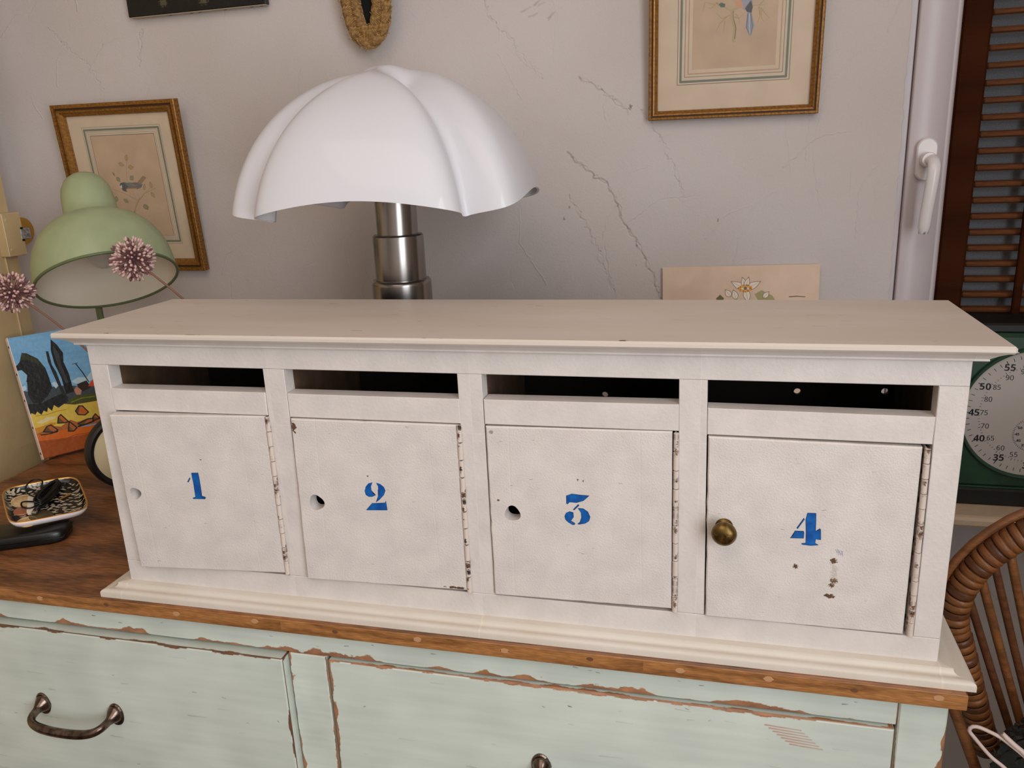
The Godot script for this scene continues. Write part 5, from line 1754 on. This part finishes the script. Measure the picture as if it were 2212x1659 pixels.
# ==================================================================== right: the green scale
func kitchen_scale():
	var zf = -0.5515
	var s = thing("scale", "dark green kitchen scale with a white round dial on the window sill", "scale", Vector3(1.254, -0.056, -0.59))
	var o = -s.position
	var green = mat(pc(26, 58, 38, 0.72), 0.4, 0, mottle(128, 128, Color(0.95, 0.95, 0.95), 0.15, 0.03, 4), null, 0, 6.0)
	var st = new_st()
	prism(st, v2([1.128, -0.024, 1.38, -0.024, 1.386, 0.06, 1.38, 0.19, 1.36, 0.222, 1.33, 0.234, 1.178, 0.234, 1.148, 0.222, 1.128, 0.19, 1.122, 0.06]), -0.64, zf, 0.006, Transform3D(Basis(), o))
	obj("housing", st, green, s)
	var dk = mat(Color(0.02, 0.025, 0.02), 0.5)
	obj("foot", box(Vector3(1.118, -0.0552, -0.638) + o, Vector3(1.39, -0.0262, -0.5505) + o, 0.003), dk, s)
	obj("foot", box(Vector3(1.128, -0.0262, -0.636) + o, Vector3(1.38, -0.0225, -0.5535) + o, 0.001), green, s)
	obj("platform", box(Vector3(1.15, 0.234, -0.638) + o, Vector3(1.36, 0.2495, -0.555) + o, 0.003), dk, s)
	var c = Vector3(1.254, 0.1055, zf)
	var fx = Basis(Vector3.RIGHT, PI / 2)
	st = new_st()
	lathe(st, [Vector2(0.1035, 0.0036), Vector2(0.105, 0.0072), Vector2(0.1078, 0.0075), Vector2(0.109, 0.006), Vector2(0.1092, 0.0)], 96, Transform3D(fx, c + o))
	obj("bezel", st, green, s)
	st = new_st()
	lathe(st, [Vector2(0.0, 0.0036), Vector2(0.1038, 0.0036), Vector2(0.1038, 0.0)], 96, Transform3D(fx, c + o))
	var dial = obj("dial", st, mat(Color(0.708, 0.680, 0.650), 0.45), s)
	var z = zf + 0.0036
	var ink = mat(Color(0.025, 0.025, 0.03), 0.5)
	var faint = mat(Color(0.12, 0.11, 0.11), 0.5)
	st = new_st()
	for i in 60:
		var a = PI / 2 - TAU * i / 60
		tick(st, c + o, a, 0.0985 - (0.0055 if i % 5 else 0.0065), 0.0985, 0.0011 if i % 5 == 0 else 0.0007, 0.0036)
	obj("outer_tick_marks", st, ink, dial)
	st = new_st()
	for i in 100:
		var a = PI / 2 - TAU * i / 100
		tick(st, c + o, a, 0.0785, 0.0785 + (0.0042 if i % 5 == 0 else 0.0022), 0.0005, 0.0036)
	obj("inner_tick_marks", st, faint, dial)
	var sc = Vector3(1.254, 0.0715, zf)
	st = new_st()
	for i in 60:
		var a = PI / 2 - TAU * i / 60
		tick(st, sc + o, a, 0.0285 - (0.004 if i % 5 == 0 else 0.0026), 0.0285, 0.0005, 0.0036)
	obj("small_tick_marks", st, ink, dial)
	var bold := SystemFont.new()
	bold.font_names = PackedStringArray(["Droid Sans"])
	bold.font_weight = 700
	var light := SystemFont.new()
	light.font_names = PackedStringArray(["Droid Sans"])
	for i in range(1, 13):
		var a = PI / 2 - TAU * i / 12
		numeral(dial, str(i * 5), c + o + Vector3(cos(a), sin(a), 0) * 0.0868 + Vector3(0, 0, 0.0036), 0.0108, bold, ink)
		numeral(dial, str(i * 5), sc + o + Vector3(cos(a), sin(a), 0) * 0.0212 + Vector3(0, 0, 0.0036), 0.0042, bold, ink)
	for i in range(1, 21):
		var a = PI / 2 - TAU * i / 20
		numeral(dial, str(i * 5), c + o + Vector3(cos(a), sin(a), 0) * 0.0725 + Vector3(0, 0, 0.0036), 0.0078, light, faint)
	# pointer towards zero, outside the picture
	st = new_st()
	prism(st, v2([1.2525, 0.0955, 1.2555, 0.0955, 1.2548, 0.19, 1.254, 0.2, 1.2532, 0.19]), z + 0.0015, z + 0.0022, 0.0001, Transform3D(Basis(), o))
	lathe(st, [Vector2(0, 0.0032), Vector2(0.005, 0.003), Vector2(0.0058, 0.0)], 20, Transform3D(fx, Vector3(1.254, 0.1055, z) + o))
	obj("pointer", st, ink, dial)


func tick(st, c, a, r0, r1, w, h):
	var d = Vector3(cos(a), sin(a), 0)
	var n = Vector3(-sin(a), cos(a), 0) * w / 2
	var u = Vector3(0, 0, h + 0.0004)
	face(st, [c + d * r0 - n + u, c + d * r1 - n + u, c + d * r1 + n + u, c + d * r0 + n + u], Vector3(0, 0, 1))
	face(st, [c + d * r0 - n + u, c + d * r1 - n + u, c + d * r1 - n, c + d * r0 - n], -n)
	face(st, [c + d * r0 + n + u, c + d * r1 + n + u, c + d * r1 + n, c + d * r0 + n], n)


func numeral(parent, text, at, height, font, m):
	var t := TextMesh.new()
	t.text = text
	t.font = font
	t.font_size = 32
	t.pixel_size = height / (32 * 0.72)
	t.depth = 0.0006
	t.curve_step = 2.0
	var o := MeshInstance3D.new()
	o.name = "numeral"
	o.mesh = t
	o.material_override = m
	o.position = at
	parent.add_child(o, true)


# ==================================================================== right: rattan chair, bag, cable
func chair_corner():
	var c = thing("rattan_chair", "brown rattan chair with a wrapped hoop back beside the dresser", "chair", Vector3(1.38, FLOOR, -0.1))
	var o = -c.position
	var cane = mat(Color(1, 1, 1), 0.42, 0, wood_image(256, 128, pc(118, 74, 38, 0.62), pc(72, 42, 20, 0.62), 83, 3.0), null, 0, 9.0)
	var cane_dark = mat(Color(1, 1, 1), 0.42, 0, wood_image(256, 128, pc(92, 54, 28, 0.62), pc(54, 30, 16, 0.62), 87, 3.0), null, 0, 9.0)
	# hoop: left side as measured, mirrored about x 1.38
	var left = [Vector2(1.1477, -0.2952), Vector2(1.1293, -0.2414), Vector2(1.1132, -0.1887), Vector2(1.0974, -0.1349), Vector2(1.0867, -0.0994), Vector2(1.0870, -0.0626), Vector2(1.0995, -0.0261), Vector2(1.1203, 0.0056), Vector2(1.1542, 0.0376), Vector2(1.205, 0.066), Vector2(1.262, 0.085), Vector2(1.32, 0.096)]
	var pts = []
	for p in left:
		pts.append(Vector3(p.x, p.y, -0.25) + o)
	pts.append(Vector3(1.38, 0.1, -0.25) + o)
	for i in range(left.size() - 1, -1, -1):
		pts.append(Vector3(2.76 - left[i].x, left[i].y, -0.25) + o)
	var path = curve(pts, 200)
	var st = new_st()
	tube(st, path, 0.0145, 10)
	var hoop = obj("hoop", st, cane_dark, c)
	# wrapping: every turn a band of its own; now and then a pale strip shows between
	var total = 0.0
	for i in path.size() - 1:
		total += path[i].distance_to(path[i + 1])
	var spoke_from = 0.268 / total * 200
	var count = int(total / 0.0104)
	var band_mesh = []
	for v in 3:
		st = new_st()
		lathe(st, [Vector2(0.0168, 0.0053), Vector2(0.0178, 0.0048), Vector2(0.0183 + 0.0003 * v, 0.003), Vector2(0.0184 + 0.0003 * v, 0.0), Vector2(0.0182 + 0.0003 * v, -0.0032), Vector2(0.0177, -0.0048), Vector2(0.0168, -0.0053)], 18)
		st.generate_normals()
		band_mesh.append(st.commit())
	for i in count:
		var f = (i + 0.5) / count * (path.size() - 1)
		var k = mini(int(f), path.size() - 2)
		var p = path[k].lerp(path[k + 1], f - k)
		var t = (path[mini(k + 2, path.size() - 1)] - path[maxi(k - 1, 0)]).normalized()
		var band = obj("wrapping_band", band_mesh[i % 3], cane if (i * 5) % 7 > 1 else cane_dark, hoop)
		band.transform = Transform3D(along(t, Vector3(0, 0, 1)) * Basis(Vector3.RIGHT, 0.16 * (1 if i % 2 else 0.6)), p)
	# thin outer rod round the hoop
	var outer = []
	for i in range(40, path.size() - 40, 4):
		var t = (path[i + 1] - path[i - 1]).normalized()
		outer.append(path[i] + t.cross(Vector3(0, 0, -1)) * 0.0235 + Vector3(0, 0, -0.006))
	st = new_st()
	tube(st, outer, 0.0058, 9)
	obj("outer_rod", st, cane, c)
	# spokes
	for k in 28:
		var u = k / 27.0
		var top = path[int(round(lerpf(spoke_from, 200 - spoke_from, u)))]
		var foot = Vector3(lerpf(1.200, 1.56, u), -0.335, -0.245) + o
		var mid = top.lerp(foot, 0.5) + Vector3((0.5 - u) * -0.008, 0.01, -0.006)
		st = new_st()
		tube(st, curve([top, mid, foot], 12), 0.0058 if k % 2 else 0.0052, 8)
		obj("spoke", st, cane_dark if k % 2 == 0 else cane, c)
	# seat: ring and woven bottom, four legs
	var seat = []
	for i in 65:
		var a = TAU * i / 64
		seat.append(Vector3(1.38 + cos(a) * 0.25, -0.335, -0.06 + sin(a) * 0.205) + o)
	st = new_st()
	tube(st, seat, 0.016, 10, 1.0, Vector3.UP, false)
	obj("seat_ring", st, cane, c)
	st = new_st()
	lathe(st, [Vector2(0, 0.0), Vector2(0.245, 0.004), Vector2(0.245, -0.008), Vector2(0, -0.012)], 40, Transform3D(Basis(), Vector3(1.38, -0.34, -0.06) + o))
	obj("seat", st, cane_dark, c)
	for q in [[1.185, -0.20, -0.03, -0.05], [1.575, -0.20, 0.03, -0.05], [1.195, 0.08, -0.03, 0.04], [1.565, 0.08, 0.03, 0.04]]:
		st = new_st()
		tube(st, [Vector3(q[0], -0.34, q[1]) + o, Vector3(q[0] + q[2], FLOOR, q[1] + q[3]) + o], 0.014, 10)
		obj("leg", st, cane, c)
	# bamboo brace running down outside the hoop
	st = new_st()
	tube(st, curve([Vector3(1.062, -0.15, -0.215) + o, Vector3(1.0834, -0.1993, -0.205) + o, Vector3(1.1187, -0.2881, -0.195) + o, Vector3(1.14, -0.338, -0.19) + o], 14), 0.0072, 9)
	obj("brace", st, cane, c)
	# crumpled dark plastic bag on the seat
	st = new_st()
	var bm = mat(Color(0.05, 0.045, 0.042), 0.16)
	bm.metallic_specular = 0.7
	var n1 = noise(11, 14.0, 4, FastNoiseLite.TYPE_CELLULAR)
	var rows = []
	for i in 41:
		var p = PI * i / 40
		var row = []
		for j in 64:
			var a = TAU * j / 64
			var d = Vector3(sin(p) * cos(a), cos(p), sin(p) * sin(a))
			var r = 1.0 + n1.get_noise_3dv(d * 0.5) * 0.22
			var q = d * r * Vector3(0.098, 0.105, 0.085)
			q.y = maxf(q.y, -0.07)
			row.append(q)
		rows.append(row)
	grid(st, rows, true, true)
	var bag = tag(obj("plastic_bag", st, bm), "crumpled shiny dark plastic bag on the rattan chair seat", "bag")
	bag.position = Vector3(1.212, -0.262, -0.155)
	# white cable
	st = new_st()
	var w = mat(pc(176, 158, 150, 0.62), 0.5)
	tube(st, curve([Vector3(1.18, -0.262, -0.03), Vector3(1.1420, -0.2255, -0.06), Vector3(1.1179, -0.2008, -0.09), Vector3(1.0985, -0.188, -0.10), Vector3(1.0782, -0.164, -0.10), Vector3(1.0719, -0.1552, -0.10), Vector3(1.0740, -0.1495, -0.10), Vector3(1.0805, -0.1486, -0.10), Vector3(1.0915, -0.1525, -0.10), Vector3(1.1059, -0.1596, -0.10), Vector3(1.120, -0.168, -0.095), Vector3(1.133, -0.1775, -0.09), Vector3(1.15, -0.195, -0.08), Vector3(1.19, -0.23, -0.02)], 90), 0.0023, 9)
	var cab = tag(obj("white_cable", st, w), "looped white cable hanging in front of the rattan chair at the lower right", "cable")
	st = new_st()
	tube(st, curve([Vector3(1.1065, -0.1525, -0.098), Vector3(1.118, -0.162, -0.094), Vector3(1.133, -0.1735, -0.088), Vector3(1.16, -0.2, -0.06), Vector3(1.2, -0.235, -0.01)], 24), 0.003, 9)
	obj("cable_end", st, w, cab)
